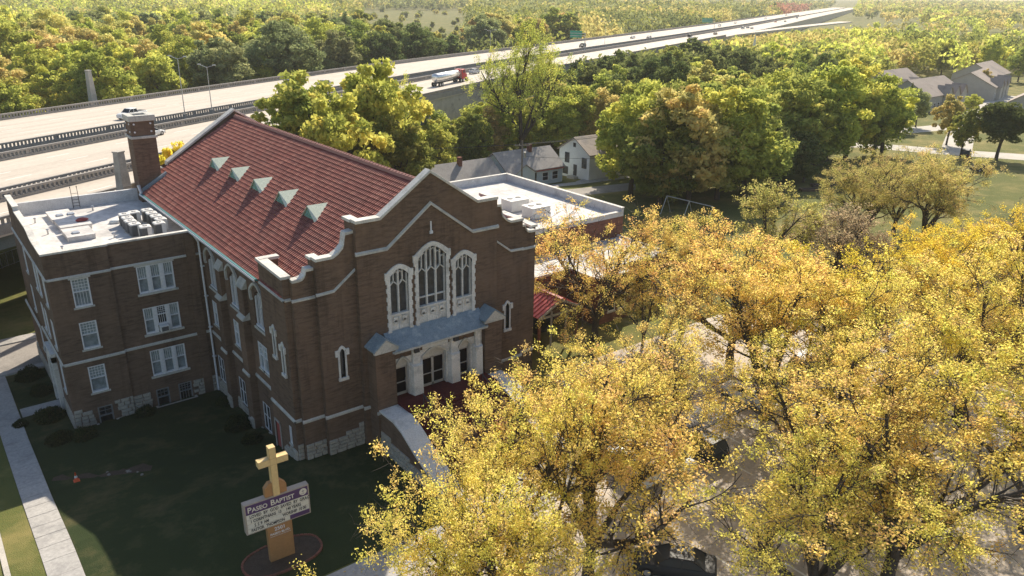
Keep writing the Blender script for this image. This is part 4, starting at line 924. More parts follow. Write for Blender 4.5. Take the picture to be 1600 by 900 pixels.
t = thing('roof_ladder', 'dark steel ladder hooked over the rear parapet of the annex roof', 'ladder', (-5.6, 36.6, 11.2))
for x in (-.28, .28):
    m = MB(); m.tube((x, 0, 0), (x, 0, 2.1), .025, .025, 6); m.tube((x, 0, 2.1), (x, .35, 1.9), .025, .025, 6); m.obj('stile', 'dark_paint', t)
for i in range(5): m = MB(); m.tube((-.28, 0, .2+i*.3), (.28, 0, .2+i*.3), .02, .02, 6); m.obj('rung', 'dark_paint', t)
for x, y in ((-9.6, 33), (-9.3, 28.5), (-4.6, 34.6), (-5.0, 24.3), (-9.2, 22.6), (-5.2, 21.6)):
    t = thing('vent_pipe', 'short capped vent pipe standing on the white annex roof', 'vent pipe', (x, y, 11.2), 0, 'vent pipes on the annex roof')
    m = MB(); m.tube((0, 0, 0), (0, 0, .4), .08, .07, 8); m.obj('pipe', 'membrane', t); m = MB(); m.tube((0, 0, .4), (0, 0, .48), .14, .1, 8); m.obj('cap', 'metal_grey', t)
for i, (x, y) in enumerate(((38.1, 24.5), (38.1, 20.6))):
    t = thing('rooftop_air_handler', ['big pale box air handler on the side wing roof, farther from the yellow tree', 'big pale box air handler on the side wing roof, nearest the yellow tree'][i], 'air conditioner', (x, y, 6.93))
    m = MB(); m.box(-1.3, 1.3, -1.0, 1.0, .1, 1.3); m.obj('cabinet', 'ac_white', t, bevel=.03)
    m = MB(); m.box(-1.35, 1.35, -1.05, 1.05, 1.3, 1.38); m.obj('lid', 'ac_white', t)
    for q in (-.6, .6): m = MB(); m.tube((q, .2, 1.38), (q, .2, 1.43), .36, .36, 16); m.obj('fan', 'ac_dark', t)
    m = MB(); m.box(-1.32, 1.32, -1.02, 1.02, 0, .1); m.obj('base', 'metal_grey', t)
    for q in (-.9, 0, .9): m = MB(); m.box(q-.38, q+.38, -1.015, -1.0, .3, 1.2); m.obj('panel', 'ac_white', t)
for x, y in ((30, 31), (34, 34)):
    t = thing('vent_pipe', 'short capped vent pipe on the side wing roof', 'vent pipe', (x, y, 6.93), 0, 'vent pipes on the wing roof')
    m = MB(); m.tube((0, 0, 0), (0, 0, .5), .12, .1, 8); m.obj('pipe', 'metal_grey', t); m = MB(); m.tube((0, 0, .5), (0, 0, .6), .2, .14, 8); m.obj('cap', 'metal_grey', t)
t = thing('window_air_conditioner', 'white window air conditioner in the middle annex triple window', 'air conditioner', (-3.31, 19.4, 3.95))
m = MB(); m.box(-.35, .35, -.35, .2, 0, .55); m.obj('casing', 'siding_white', t, bevel=.03); m = MB(); m.box(-.27, .27, -.37, -.352, .08, .46); m.obj('grille', 'ac_dark', t)
# ------------------------------------------------------------------ the sign
sg_rz = math.radians(-2.5)
sgn = thing('church_sign', 'purple and cream church sign board on a broad orange-brown post', 'sign', (-5.03, -8.75, 0), sg_rz)
m = MB(); m.box(-.72, .72, -.18, .18, -.1, 2.5); m.obj('post', 'sign_brown', sgn, bevel=.02)
m = MB(); m.box(-1.87, 1.87, -.22, .22, 2.45, 4.42); m.obj('cabinet', 'sign_rim', sgn, bevel=.03)
m = MB(); m.box(-1.78, 1.78, -.235, -.22, 2.53, 3.74); m.obj('letter_board', 'sign_face', sgn)
m = MB(); m.box(-1.78, 1.78, -.235, -.22, 3.76, 4.34); m.obj('name_panel', 'sign_purple', sgn)
m = MB(); m.box(.62, 1.78, -.239, -.2355, 2.53, 2.80); m.obj('lower_panel', 'sign_purple', sgn)
for z in (3.44, 3.14, 2.84): m = MB(); m.box(-1.78, 1.78, -.242, -.236, z-.012, z+.0); m.obj('letter_track', 'sign_rim', sgn)
m = MB(); m.prism([(-.62, -.16, 4.42), (.62, -.16, 4.42), (.62, -.16, 4.95), (.36, -.16, 5.25), (-.36, -.16, 5.25), (-.62, -.16, 4.95)], [(-.62, .16, 4.42), (.62, .16, 4.42), (.62, .16, 4.95), (.36, .16, 5.25), (-.36, .16, 5.25), (-.62, .16, 4.95)]); m.obj('crown_block', 'sign_brown', sgn)
m = MB(); m.box(-.18, .2, -.26, .16, 4.42, 7.5); m.box(-.83, -.18, -.258, .158, 6.42, 6.82); m.box(.2, .85, -.258, .158, 6.42, 6.82); m.obj('cross', 'cross_gold', sgn, bevel=.012)
m = MB()
for a in ((-.18, -.17, 4.42, 7.5), (.19, .2, 4.42, 7.5)): m.box(a[0], a[1], -.264, -.26, a[2], a[3])
for a in ((-.83, .85, 6.42, 6.43), (-.83, .85, 6.81, 6.82)): m.box(a[0], a[1], -.264, -.26, a[2], a[3])
m.obj('cross_edge', 'sign_brown', sgn)
m = MB(); m.tube((1.5, -.236, 4.06), (1.5, -.242, 4.06), .22, .22, 24); em = m.obj('emblem', 'sign_face', sgn)
m = MB(); m.box(1.49, 1.51, -.248, -.242, 3.93, 4.2); m.box(1.43, 1.57, -.248, -.242, 4.09, 4.115); m.box(1.38, 1.62, -.248, -.242, 3.93, 3.945); m.obj('emblem_mark', 'sign_purple', em)
def text(s, x, z, size, mat, name, y=-.243, sx=1.0, bold=0.0, align='LEFT', shear=0):
    c = bpy.data.curves.new(name, 'FONT'); c.body = s; c.size = size; c.extrude = .003; c.align_x = align; c.offset = bold
    c.resolution_u = 3; tmp = bpy.data.objects.new(name, c); COL.objects.link(tmp)
    dg = bpy.context.evaluated_depsgraph_get(); me = bpy.data.meshes.new_from_object(tmp.evaluated_get(dg)); bpy.data.objects.remove(tmp)
    me.materials.clear(); me.materials.append(MATS[mat]); o = link(name, me, sgn); o.location = (x, y, z); o.rotation_euler = (math.pi/2, 0, 0); o.scale = (sx, 1, 1); return o
def smallcaps(words, x, z, big, small, mat, sx):
    for wd in words:
        o = text(wd[0], x, z, big, mat, 'lettering', sx=sx, bold=.008); bpy.context.view_layer.update(); x += o.dimensions.x+.03
        o = text(wd[1:], x, z, small, mat, 'lettering', sx=sx, bold=.008); bpy.context.view_layer.update(); x += o.dimensions.x+.16
smallcaps(('PASEO', 'BAPTIST'), -1.7, 3.88, .5, .385, 'sign_face', .94)
for line, x, z in (('LOVED  BY  GOD  SAVED  BY  GRACE', -1.62, 3.5), ('1 CORINTHIANS  13', -1.6, 3.2), ('140 YEARS', .42, 3.2), ('S S  9 AM', -1.4, 2.9), ('WORSHIP 10 00', .2, 2.9), ('PASTOR   THOMPSON', -1.6, 2.6)):
    for wd in line.split():
        o = text(wd, x, z, .27, 'ink', 'lettering', sx=.78 if len(line) > 20 else .72, bold=.006); bpy.context.view_layer.update(); x += o.dimensions.x+(.13 if len(line) > 14 else .09)
text('2501', 0, 2.1, .32, 'white_paint', 'lettering', y=-.184, align='CENTER', bold=.006); text('PASEO BLVD.', 0, 1.84, .2, 'white_paint', 'lettering', y=-.184, align='CENTER', bold=.004)
m = MB(); m.box(-.6, .6, -.186, -.181, 1.74, 1.755); m.obj('rule', 'white_paint', sgn)
bed = MB(); n = 40; ring = [(-5.0+2.3*math.copysign(abs(math.cos(a))**.8, math.cos(a)), -8.75+1.35*math.copysign(abs(math.sin(a))**.8, math.sin(a))) for a in np.linspace(0, 2*math.pi, n+1)[:-1]]
bed.prism([(x, y, -.1) for x, y in ring], [(x, y, .07) for x, y in ring]); struct(bed.obj('sign_bed', 'soil'))
eb = thing('bed_edging', 'oval edging of red-brown bricks around the sign bed', 'edging', (-5, -8.75, 0))
bm_ = MB(); bm_.box(-.1, .1, -.06, .06, 0, .13); bo = bm_.obj('brick', 'brick_red', eb, bevel=.01)
per = 0; pts = np.array(ring+[ring[0]]); seg = np.linalg.norm(np.diff(pts, axis=0), axis=1); tot = seg.sum(); cnt = 54
for i in range(cnt):
    s = tot*i/cnt; j = int(np.searchsorted(np.cumsum(seg), s, 'right')); q = s-(np.cumsum(seg)[j]-seg[j]); d = (pts[j+1]-pts[j])/seg[j]; p = pts[j]+d*q
    o = bo if i == 0 else bo.copy()
    if i: COL.objects.link(o)
    o.location = (p[0]+5, p[1]+8.75, .02+random.uniform(-.01, .015)); o.rotation_euler = (0, 0, math.atan2(d[1], d[0])+random.uniform(-.06, .06))
# traffic cone and the trench it marks
cp = ghit(120, 752); t = thing('traffic_cone', 'small orange traffic cone standing in the dug trench on the lawn', 'traffic cone', cp+np.array([0, 0, .03]))
m = MB(); m.box(-.2, .2, -.2, .2, 0, .04); m.obj('base', 'orange', t); m = MB(); m.tube((0, 0, .04), (0, 0, .7), .15, .03, 14); m.obj('body', 'orange', t, smooth=True); m = MB(); m.tube((0, 0, .3), (0, 0, .46), .108, .075, 14); m.obj('collar', 'siding_white', t)
ta, tb = ghit(82, 750), ghit(236, 735); m = MB(); n = 26; up = []; dn = []
for i in range(n+1):
    c = ta+(tb-ta)*i/n; c[2] = float(ground_z(c[0], c[1]))+.045; wv = .32+.22*math.sin(i*.9)+random.uniform(-.08, .08)+(.45 if i > 17 else 0); pr_ = np.array([.43, .9, 0]); up.append(c+pr_*wv); dn.append(c-pr_*wv)
for i in range(n): m.quad(dn[i], dn[i+1], up[i+1], up[i])
struct(m.obj('trench_soil', 'soil'))
for i in range(9):
    c = ta+(tb-ta)*random.uniform(.55, 1.0)+np.array([random.uniform(-.6, .6), random.uniform(-.5, .5), 0]); s_ = random.uniform(.08, .17); m = MB(); m.loft([[(s_*r*math.cos(a)*random.uniform(.8, 1.2), s_*r*math.sin(a)*random.uniform(.8, 1.2), z*s_) for a in np.linspace(0, 2*math.pi, 8)[:-1]] for z, r in ((0, 1), (.4, .95), (.7, .5))])
    o = m.obj('broken_concrete', 'wood_grey'); o.location = (c[0], c[1], float(ground_z(c[0], c[1]))+.03); tag(o, 'small broken concrete lump by the dug lawn trench', 'rubble', 'lumps of concrete along the trench')
# ------------------------------------------------------------------ vehicles
def wheel(t, x, y, r, w_):
    m = MB(); m.tube((x, y-w_/2, r), (x, y+w_/2, r), r, r, 18); ty = m.obj('wheel', 'rubber', t, bevel=.02)
    m = MB(); m.tube((x, y-w_/2-.01, r), (x, y+w_/2+.01, r), r*.6, r*.6, 14); m.obj('rim', 'metal_grey', ty)
def car(label, paint, kind='sedan', loc=(0, 0, 0), rz=0, group=None):
    S = dict(sedan=dict(L=4.7, W=.9, belt=.92, roof=1.43, c0=-1.9, c1=1.15, r0=-1.05, r1=.35, hood=.86, trunk=.98), suv=dict(L=4.8, W=.95, belt=1.08, roof=1.78, c0=-2.25, c1=1.2, r0=-1.95, r1=.45, hood=1.05, trunk=1.08),
             pickup=dict(L=5.8, W=1.0, belt=1.18, roof=1.88, c0=-.7, c1=1.55, r0=-.5, r1=.85, hood=1.15, trunk=1.2), hatch=dict(L=4.2, W=.88, belt=.95, roof=1.5, c0=-1.95, c1=1.15, r0=-1.4, r1=.3, hood=.9, trunk=.98))[kind]
    t = thing('pickup_truck' if kind == 'pickup' else 'car', label, 'pickup truck' if kind == 'pickup' else 'car', loc, rz, group)
    L, W, H = S['L'], S['W'], S['L']/2
    def ring(x, hw_, z0, z1): return [(x, -hw_*.93, z0), (x, -hw_, z0+.22), (x, -hw_, z1-.18), (x, -hw_*.9, z1), (x, 0, z1+.03), (x, hw_*.9, z1), (x, hw_, z1-.18), (x, hw_, z0+.22), (x, hw_*.93, z0), (x, 0, z0)]
    m = MB(); m.loft([ring(-H, W*.86, .42, S['trunk']-.16), ring(-H+.12, W*.97, .3, S['trunk']-.03), ring(-H+.6, W, .24, S['trunk']), ring(S['c1']-.2, W, .22, S['belt']), ring(S['c1']+.5, W, .22, S['hood']), ring(H-.3, W*.95, .26, S['hood']-.1), ring(H-.05, W*.84, .34, S['hood']-.24), ring(H, W*.78, .42, S['hood']-.34)])
    b = m.obj('body', paint, t, smooth=True, bevel=.03)
    cw, rw = W*.9, W*.72; zb, zr_ = S['belt']-.04, S['roof']
    m = MB(); m.loft([[(x0, -w_, z) , (x1, -w_, z), (x1, w_, z), (x0, w_, z)] for x0, x1, w_, z in ((S['c0'], S['c1'], cw, zb), (S['r0']-.02, S['r1']+.02, rw, zr_-.06))]); m.obj('windows', 'car_glass', t)
    m = MB(); m.loft([[(x0, -w_, z) , (x1, -w_, z), (x1, w_, z), (x0, w_, z)] for x0, x1, w_, z in ((S['r0']-.08, S['r1']+.06, rw+.03, zr_-.09), (S['r0'], S['r1']-.05, rw-.06, zr_))]); m.obj('roof', paint, t, bevel=.03)
    for sg in (-1, 1):
        for xa, xb in ((S['c1'], S['r1']), (S['c0'], S['r0']), ((S['c0']+S['c1'])/2-.05, (S['r0']+S['r1'])/2-.05)): m = MB(); m.bar((xa, sg*cw, zb), (xb, sg*rw, zr_-.05), .07); m.obj('pillar', paint, t)
    for x in (-H+.95, H-.9):
        for sg in (-1, 1): wheel(t, x, sg*(W-.11), .34 if kind != 'pickup' else .4, .22)
    for sg in (-1, 1):
        m = MB(); m.box(H-.13, H-.02, sg*W*.62-.16, sg*W*.62+.16, S['hood']-.36, S['hood']-.22); m.obj('headlight', 'siding_white', t); m = MB(); m.box(-H-.0, -H+.08, sg*W*.66-.14, sg*W*.66+.14, S['trunk']-.34, S['trunk']-.2); m.obj('tail_light', 'paint_red', t)
        m = MB(); m.box(S['c1']-.35, S['c1']-.2, sg*(W+.02), sg*(W+.16), S['belt']-.02, S['belt']+.12) if sg > 0 else m.box(S['c1']-.35, S['c1']-.2, -W-.16, -W-.02, S['belt']-.02, S['belt']+.12); m.obj('mirror', paint, t)
    if kind == 'pickup':
        m = MB(); m.box(-H+.18, S['c0']-.15, -W*.78, W*.78, S['trunk']-.02, S['trunk']+.045); m.obj('bed_opening', 'dark_paint', t)
    return t
ha = math.atan2(HD[1], HD[0])
p = hw(12.6, 18.6, 8.004); car('white pickup truck driving on the far carriageway of the highway', 'paint_white', 'pickup', p, ha+math.pi)
p = hw(-.2, 36.4, 8.004); car('white sedan on the near carriageway beside the brick chimney', 'paint_white', 'sedan', p, ha)
hwc = [(68, 12, 'paint_blue', 'suv', 1), (122, 37, 'paint_silver', 'sedan', 0), (74, 18, 'paint_silver', 'sedan', 1), (258, 19, 'paint_black', 'suv', 1), (226, 14, 'paint_white', 'suv', 1), (345, 14, 'paint_white', 'sedan', 1), (352, 21, 'paint_silver', 'sedan', 1), (378, 37, 'paint_black', 'suv', 0), (420, 42, 'paint_black', 'sedan', 0), (355, 44, 'paint_white', 'sedan', 0), (520, 40, 'paint_white', 'suv', 0), (528, 45, 'paint_silver', 'sedan', 0), (540, 40, 'paint_blue', 'sedan', 0), (560, 15, 'paint_white', 'suv', 1), (640, 12, 'paint_white', 'sedan', 1), (700, 38, 'paint_red', 'sedan', 0), (720, 44, 'paint_black', 'sedan', 0), (800, 15, 'paint_white', 'suv', 1), (860, 40, 'paint_white', 'suv', 0), (980, 14, 'paint_white', 'suv', 1)]
cn_ = dict(paint_blue='dark blue', paint_silver='silver', paint_black='black', paint_white='white', paint_red='red')
for s, o_, pt, kd, dr in hwc:
    ang = ha-math.atan((drift(s+5)-drift(s-5))/10); car('%s %s driving on the %s carriageway of the highway in the distance' % (cn_[pt], 'sport utility car' if kd == 'suv' else 'sedan', 'far' if dr else 'near'), pt, kd, hw(s, o_, 8.004), ang+(math.pi if dr else 0), 'distant highway traffic')
# tanker
p = hw(94.5, 43.5, 8.004); t = thing('tanker_truck', 'tanker truck with red cab and polished steel tank on the highway', 'truck', p, ha)
m = MB(); rr = 1.12; sec = lambda x, r: [(x, r*math.cos(a), 2.25+r*.92*math.sin(a)) for a in np.linspace(0, 2*math.pi, 21)[:-1]]
m.loft([sec(-9.3, .5), sec(-9.15, .9), sec(-8.9, rr), sec(3.4, rr), sec(3.7, .9), sec(3.85, .5)]); m.obj('tank', 'tank_steel', t, smooth=True)
m = MB(); m.box(-9, 8.4, -.45, .45, .75, 1.05); m.obj('chassis', 'dark_paint', t)
m = MB(); m.loft([[(x, -w_, z0), (x, w_, z0), (x, w_, z1), (x, -w_, z1)] for x, w_, z0, z1 in ((4.5, 1.2, .8, 3.3), (6.2, 1.2, .8, 3.35), (6.75, 1.18, .8, 2.3))]); cb_ = m.obj('cab', 'paint_red', t, bevel=.06)
m = MB(); m.loft([[(x, -w_, .8), (x, w_, .8), (x, w_, z1), (x, -w_, z1)] for x, w_, z1 in ((6.75, .95, 2.2), (8.4, .8, 1.95))]); m.obj('hood', 'paint_red', t, bevel=.06)
m = MB(); m.box(5.1, 6.0, -1.22, 1.22, 2.35, 3.05); m.quad((6.23, -1.05, 3.2), (6.23, 1.05, 3.2), (6.73, 1.05, 2.36), (6.73, -1.05, 2.36)); m.obj('windows', 'car_glass', cb_)
m = MB(); m.box(8.38, 8.55, -1.15, 1.15, .5, .95); m.obj('bumper', 'steel', t)
for x in (-8.2, -6.9, 4.0, 5.3, 7.6):
    for sg in (-1, 1): wheel(t, x, sg*.98, .52, .4)
for sg in (-1, 1): m = MB(); m.tube((4.35, sg*.9, 1), (4.35, sg*.9, 3.9), .08, .08, 8); m.obj('exhaust_stack', 'steel', t)
# parked cars under the trees
for (px, py), kd, pt, rz, lab in [((1262, 578), 'suv', 'paint_white', .1, 'white sport utility car parked under the golden trees, hood towards the church'), ((1212, 604), 'sedan', 'paint_silver', 1.5, 'silver sedan parked under the golden trees'), ((1165, 625), 'sedan', 'paint_white', 1.55, 'white sedan parked beside the silver sedan'), ((1385, 640), 'suv', 'paint_white', 1.4, 'white sport utility car under the drooping branches of the tallest trunk'), ((1350, 668), 'hatch', 'paint_white', 1.4, 'white hatchback parked beside the tall dark trunk'),
        ((1052, 893), 'sedan', 'paint_black', 2.25, 'black sedan parked in the sunlit gap between trees'), ((1035, 722), 'sedan', 'paint_white', 1.57, 'white sedan half hidden behind the golden tree by the entrance'), ((985, 738), 'suv', 'paint_white', 1.57, 'white sport utility car beside the entrance walk'), ((1085, 705), 'suv', 'paint_black', 1.57, 'black sport utility car parked under the golden tree')]:
    g = hit(px, py, 'z', .04); car(lab, pt, kd, (g[0], g[1], .04), rz)
# ------------------------------------------------------------------ houses
def house(label, loc, rz, L, D, hw_, roof_h, wallm='siding_white', roofm='shingle', wins=(), chim=None, door=None, over=.35, porch=None, gab=()):
    t = thing('house', label, 'house', loc, rz); a, b = L/2, D/2
    m = MB(); m.box(-a, a, -b, b, -.6, hw_)
    for x in (-a, a-.2): m.prism([(x, -b, hw_), (x, b, hw_), (x, 0, hw_+roof_h)], [(x+.2, -b, hw_), (x+.2, b, hw_), (x+.2, 0, hw_+roof_h)])
    m.obj('wall', wallm, t)
    sl_ = roof_h/b; m = MB()
    for sg in (-1, 1):
        e = b+over; q = [(-a-over, sg*e, hw_-sl_*over), (a+over, sg*e, hw_-sl_*over), (a+over, 0, hw_+roof_h), (-a-over, 0, hw_+roof_h)]; m.prism([(x, y, z+.02) for x, y, z in q], [(x, y, z+.2) for x, y, z in q])
    rf = m.obj('roof', roofm, t)
    for gx, gd, gh in gab:   # front cross gables
        m = MB(); zb = hw_-.1
        m.prism([(gx-gd, -b-1.2, 0), (gx+gd, -b-1.2, 0), (gx+gd, -b-1.2, zb), (gx, -b-1.2, zb+gh), (gx-gd, -b-1.2, zb)], [(gx-gd, -b+.1, 0), (gx+gd, -b+.1, 0), (gx+gd, -b+.1, zb), (gx, -b+.1, zb+gh), (gx-gd, -b+.1, zb)]); m.obj('gable', wallm, t)
        m = MB()
        for sg in (-1, 1):
            q0 = [(gx, -b-1.5, zb+gh), (gx+sg*(gd+.3), -b-1.5, zb-.3*gh/gd), (gx+sg*(gd+.3), -b+1.6, zb-.3*gh/gd), (gx, -b+3.2, zb+gh)]; m.prism([(x, y, z+.03) for x, y, z in q0], [(x, y, z+.2) for x, y, z in q0])
        m.obj('gable_roof', roofm, t)
    for side, u, z, w_, h_ in wins:
        P = (lambda u_, z_, d_: (u_, -b-d_, z_)) if side == 'f' else (lambda u_, z_, d_: (-a-d_, u_, z_))
        m = MB(); f = .1
        for q in ((u-w_/2-f, u-w_/2, z-f, z+h_+f), (u+w_/2, u+w_/2+f, z-f, z+h_+f), (u-w_/2, u+w_/2, z+h_, z+h_+f), (u-w_/2, u+w_/2, z-f, z), (u-w_/2, u+w_/2, z+h_/2-.03, z+h_/2+.03)): m.lbox(P, *q, 0, .07)
        wn = m.obj('window', 'dark_paint' if wallm == 'siding_white' and chim == 2 else 'white_paint', t)
        m = MB(); m.lbox(P, u-w_/2, u+w_/2, z, z+h_, .005, .03); m.obj('pane', 'glass_dark', wn)
    if door:
        side, u = door; P = (lambda u_, z_, d_: (u_, -b-d_, z_)) if side == 'f' else (lambda u_, z_, d_: (-a-d_, u_, z_))
        m = MB(); m.lbox(P, u-.48, u+.48, .3, 2.45, 0, .06); dr = m.obj('door', 'dark_paint', t); m = MB(); m.lbox(P, u-1, u+1, -.4, .28, .06, 1.2); m.obj('door_step', 'concrete', t); m = MB(); m.lbox(P, u+.3, u+.38, 1.2, 1.4, .06, .12); m.obj('handle', 'metal_grey', dr)
    if chim:
        x = a*.2; m = MB(); m.box(x-.35, x+.35, -.95, -.25, hw_+.3, hw_+roof_h+1.1); m.obj('chimney', 'brick_red', rf)
    if porch:
        m = MB(); m.box(-a-.02, a+.02, -b-over-.06, -b-over, hw_-sl_*over-.15, hw_-sl_*over+.06); m.obj('fascia', porch, t)
    return t
gz_ = lambda x, y: float(ground_z(x, y))
def hp(px, py): q = ghit(px, py); return (q[0], q[1], gz_(q[0], q[1]))
HR = math.radians
house('small house with long grey shingle roof and brick chimney behind the church ridge', (57, 67, -2.7), 0, 17, 8, 2.7, 2.9, 'siding_white', 'shingle', [('f', 6.2, .9, 1.6, 1.0), ('f', 2, .9, 1.0, 1.2), ('l', 0, .8, 1, 1.2)], 1)
house('tiny pale garage with dark roof in front of the long grey-roofed house', (51.5, 58.5, -2.5), 0, 6.5, 5, 2.2, 1.6, 'siding_white', 'shingle', [('f', 0, .9, .8, .7)])
house('pale house with grey roof, red eaves and a small front gable beside the utility pole', (74.2, 68.4, -2.7), 0, 13, 8.7, 3.1, 2.9, 'siding_sky_shade', 'shingle', [('l', -2.2, .8, 1.0, 1.4), ('l', 2.4, .8, 1.0, 1.4), ('l', 0, 3.6, .6, .8), ('f', 2.2, .8, 1.3, 1.4), ('f', 4.6, .8, 1.3, 1.4)], 1, ('f', -.4), .4, 'trim_red', [(-3.6, 2.3, 1.5)])
house('white two-storey house with dark-framed windows and brick chimney', (90.6, 65.5, -2.6), 0, 11.4, 8.7, 4.9, 2.65, 'siding_white', 'shingle_warm', [('l', 2.0, 2.6, 1.1, 1.8), ('l', -2.9, 2.2, 1.1, 1.8), ('f', -3.2, 2.6, 1.2, 1.5), ('f', 1.5, 2.6, 1.2, 1.5), ('l', 0, 5.9, .5, .6), ('l', 2.4, .3, 1.3, 1.3)], 2, ('l', -.4))
for x, y, L, D, rz, lab, gb in [(274, 102, 24, 14, 4, 'grey-roofed apartment house standing behind the one with three small gables', [(-6, 2.6, 2), (5, 2.6, 2)]), (254, 80, 28, 15, 4, 'grey-roofed apartment house with a row of three small gables', [(-1, 2.4, 2.6), (5, 2.4, 2.6), (11, 2.4, 2.6)]), (302, 84, 30, 17, 14, 'large grey-roofed apartment house at the end of the row', [(-8, 2.6, 2.6), (0, 2.6, 2.6), (8, 2.6, 2.6)]), (250, 44, 20, 14, 14, 'grey-roofed house at the road bend by the wide dark tree', [(0, 3, 2.2)]), (345, 100, 26, 16, 10, 'pale-roofed house behind the large apartment house', [])]:
    house(lab, (x, y, gz_(x, y)), HR(rz), L, D, 4.8, 4.4, 'siding_tan', 'shingle_warm', [('f', q, 1.2, 1.2, 1.4) for q in np.arange(-L/2+1.6, L/2-1, 3.1)], gab=gb)
for x, y, lab in [(84, 262, 'small white house half hidden in the woods across the highway'), (298, 180, 'pale-roofed hall among the trees below the highway'), (270, 420, 'grey house on the bank above the far clearing'), (232, 438, 'white house beyond the far clearing'), (420, 150, 'flat grey building far behind the apartment houses')]:
    house(lab, (x, y, -2.8), HR(20), 14, 9, 3.2, 3, 'siding_white', 'shingle', [('f', q, 1, 1.2, 1.3) for q in (-4, 0, 4)])
stp = hit(1173, 112, 'y', 178); t = thing('church_steeple', 'thin white steeple poking above the trees below the highway', 'steeple', (298, 180, 2.5))
m = MB(); m.box(-1, 1, -1, 1, 0, 4.5); m.obj('belfry', 'siding_white', t); m = MB(); m.tube((0, 0, 4.5), (0, 0, 12.5), 1.0, .05, 8); m.obj('spire', 'siding_white', t)
# street, walks and drive in front of those houses
def ribbon(name, pts, wd, mat, off=.07):
    P_ = [ghit(*q)[:2] for q in pts]; m = MB(); R = []
    for i, q in enumerate(P_):
        d = P_[min(i+1, len(P_)-1)]-P_[max(i-1, 0)]; d = d/np.linalg.norm(d); n_ = np.array([-d[1], d[0]])*wd/2; R.append([(*(q-n_), gz_(*q)-.3), (*(q+n_), gz_(*q)-.3), (*(q+n_), gz_(*q)+off), (*(q-n_), gz_(*q)+off)])
    m.loft(R); return struct(m.obj(name, mat))
ribbon('back_street', [(700, 322), (800, 312), (900, 303), (1000, 292)], 6.5, 'asphalt'); ribbon('back_pavement', [(700, 306), (800, 298), (900, 287), (1000, 274)], 1.9, 'sidewalk', .09); ribbon('house_walk', [(905, 285), (930, 276), (950, 268)], 1.5, 'sidewalk', .1)
ribbon('right_road', [(1330, 226), (1400, 231), (1470, 237), (1600, 246), (1700, 252)], 8, 'concrete', .06); ribbon('right_road', [(1505, 236), (1512, 205), (1530, 180), (1580, 150)], 9, 'concrete', .07); ribbon('right_drive', [(1340, 205), (1420, 207), (1500, 200)], 12, 'concrete', .05)
ribbon('park_path', [(1540, 420), (1600, 395), (1700, 370)], 3, 'sidewalk', .08)
for (px, py), kd, pt, rz, lab in [((1508, 246), 'suv', 'paint_black', .3, 'black sport utility car parked at the road junction on the right'), ((1532, 268), 'hatch', 'paint_black', -.4, 'black hatchback on the grass under the spreading dark tree'), ((1545, 168), 'sedan', 'paint_black', .2, 'black sedan outside the apartment houses'), ((1412, 198), 'sedan', 'paint_white', .3, 'white sedan in the drive behind the green trees')]:
    g = ghit(px, py); car(lab, pt, kd, (g[0], g[1], gz_(g[0], g[1])+.07), rz)
# utility pole with wires
ub = np.array([64.5, 56.2, gz_(64.5, 56.2)]); t = thing('utility_pole', 'weathered wooden utility pole with crossarm among the small houses', 'utility pole', ub)
m = MB(); m.tube((0, 0, -.3), (0, 0, 10.2), .17, .12, 8); m.obj('pole', 'wood_grey', t); m = MB(); m.bar((-1.3, .5, 9.4), (1.3, -.5, 9.4), .12); m.obj('crossarm', 'wood_grey', t); m = MB(); m.tube((.35, -.3, 7.4), (.35, -.3, 8.3), .22, .22, 10); m.obj('transformer', 'metal_grey', t)
for q in (-1.1, -.5, .5, 1.1): m = MB(); m.tube((q, -q*.38, 9.45), (q, -q*.38, 9.65), .05, .04, 6); m.obj('insulator', 'steel', t)
def wire(a, b, sag, label):
    a = np.array(a, float); b = np.array(b, float); m = MB(); prev = None
    for i in range(15):
        f = i/14; q = a+(b-a)*f-np.array([0, 0, sag*4*f*(1-f)])
        if prev is not None: m.tube(prev-a, q-a, .025, .025, 4)
        prev = q
    o = m.obj('power_line', 'dark_paint'); o.location = a; tag(o, label, 'power line', 'power lines at the utility pole')
for q in (-1.1, .5, 1.1):
    wire(ub+np.array([q, -q*.38, 9.65]), (112+q, 57-q, 8.2), .9, 'thin dark power line running from the utility pole past the white house'); wire(ub+np.array([q, -q*.38, 9.65]), (20+q, 78-q, 8.5), .9, 'thin dark power line running from the utility pole over the grey roofs')
wire(ub+np.array([0, 0, 7.6]), (92, 44, 4.5), .6, 'thin dark power line sagging low from the utility pole')
# swing set, garden beds
s0, s1 = hit(1042, 306, 'z', 1.3), hit(1114, 323, 'z', 1.3); dv = s1-s0; t = thing('swing_set', 'long metal swing frame standing in the shade of the trees', 'swing set', (s0[0], s0[1], gz_(s0[0], s0[1]))); hgt = 1.3-gz_(s0[0], s0[1])
nrm = np.array([-dv[1], dv[0], 0])/np.linalg.norm(dv); m = MB(); m.tube((0, 0, hgt), (dv[0], dv[1], hgt), .07, .07, 8); m.obj('top_bar', 'steel', t)
for f in (0, .5, 1):
    for sg in (-1, 1): m = MB(); q = dv*f; m.tube((q[0], q[1], hgt), (q[0]+sg*nrm[0]*1.3, q[1]+sg*nrm[1]*1.3, -.1), .055, .055, 8); m.obj('leg', 'steel', t)
for f in (.15, .33, .65, .83):
    q = dv*f; m = MB(); m.tube((q[0]-.2, q[1], hgt), (q[0]-.2, q[1], .6), .015, .015, 4); m.tube((q[0]+.2, q[1], hgt), (q[0]+.2, q[1], .6), .015, .015, 4); sw = m.obj('chain', 'dark_paint', t); m = MB(); m.box(q[0]-.25, q[0]+.25, q[1]-.1, q[1]+.1, .56, .6); m.obj('swing_seat', 'dark_paint', sw)
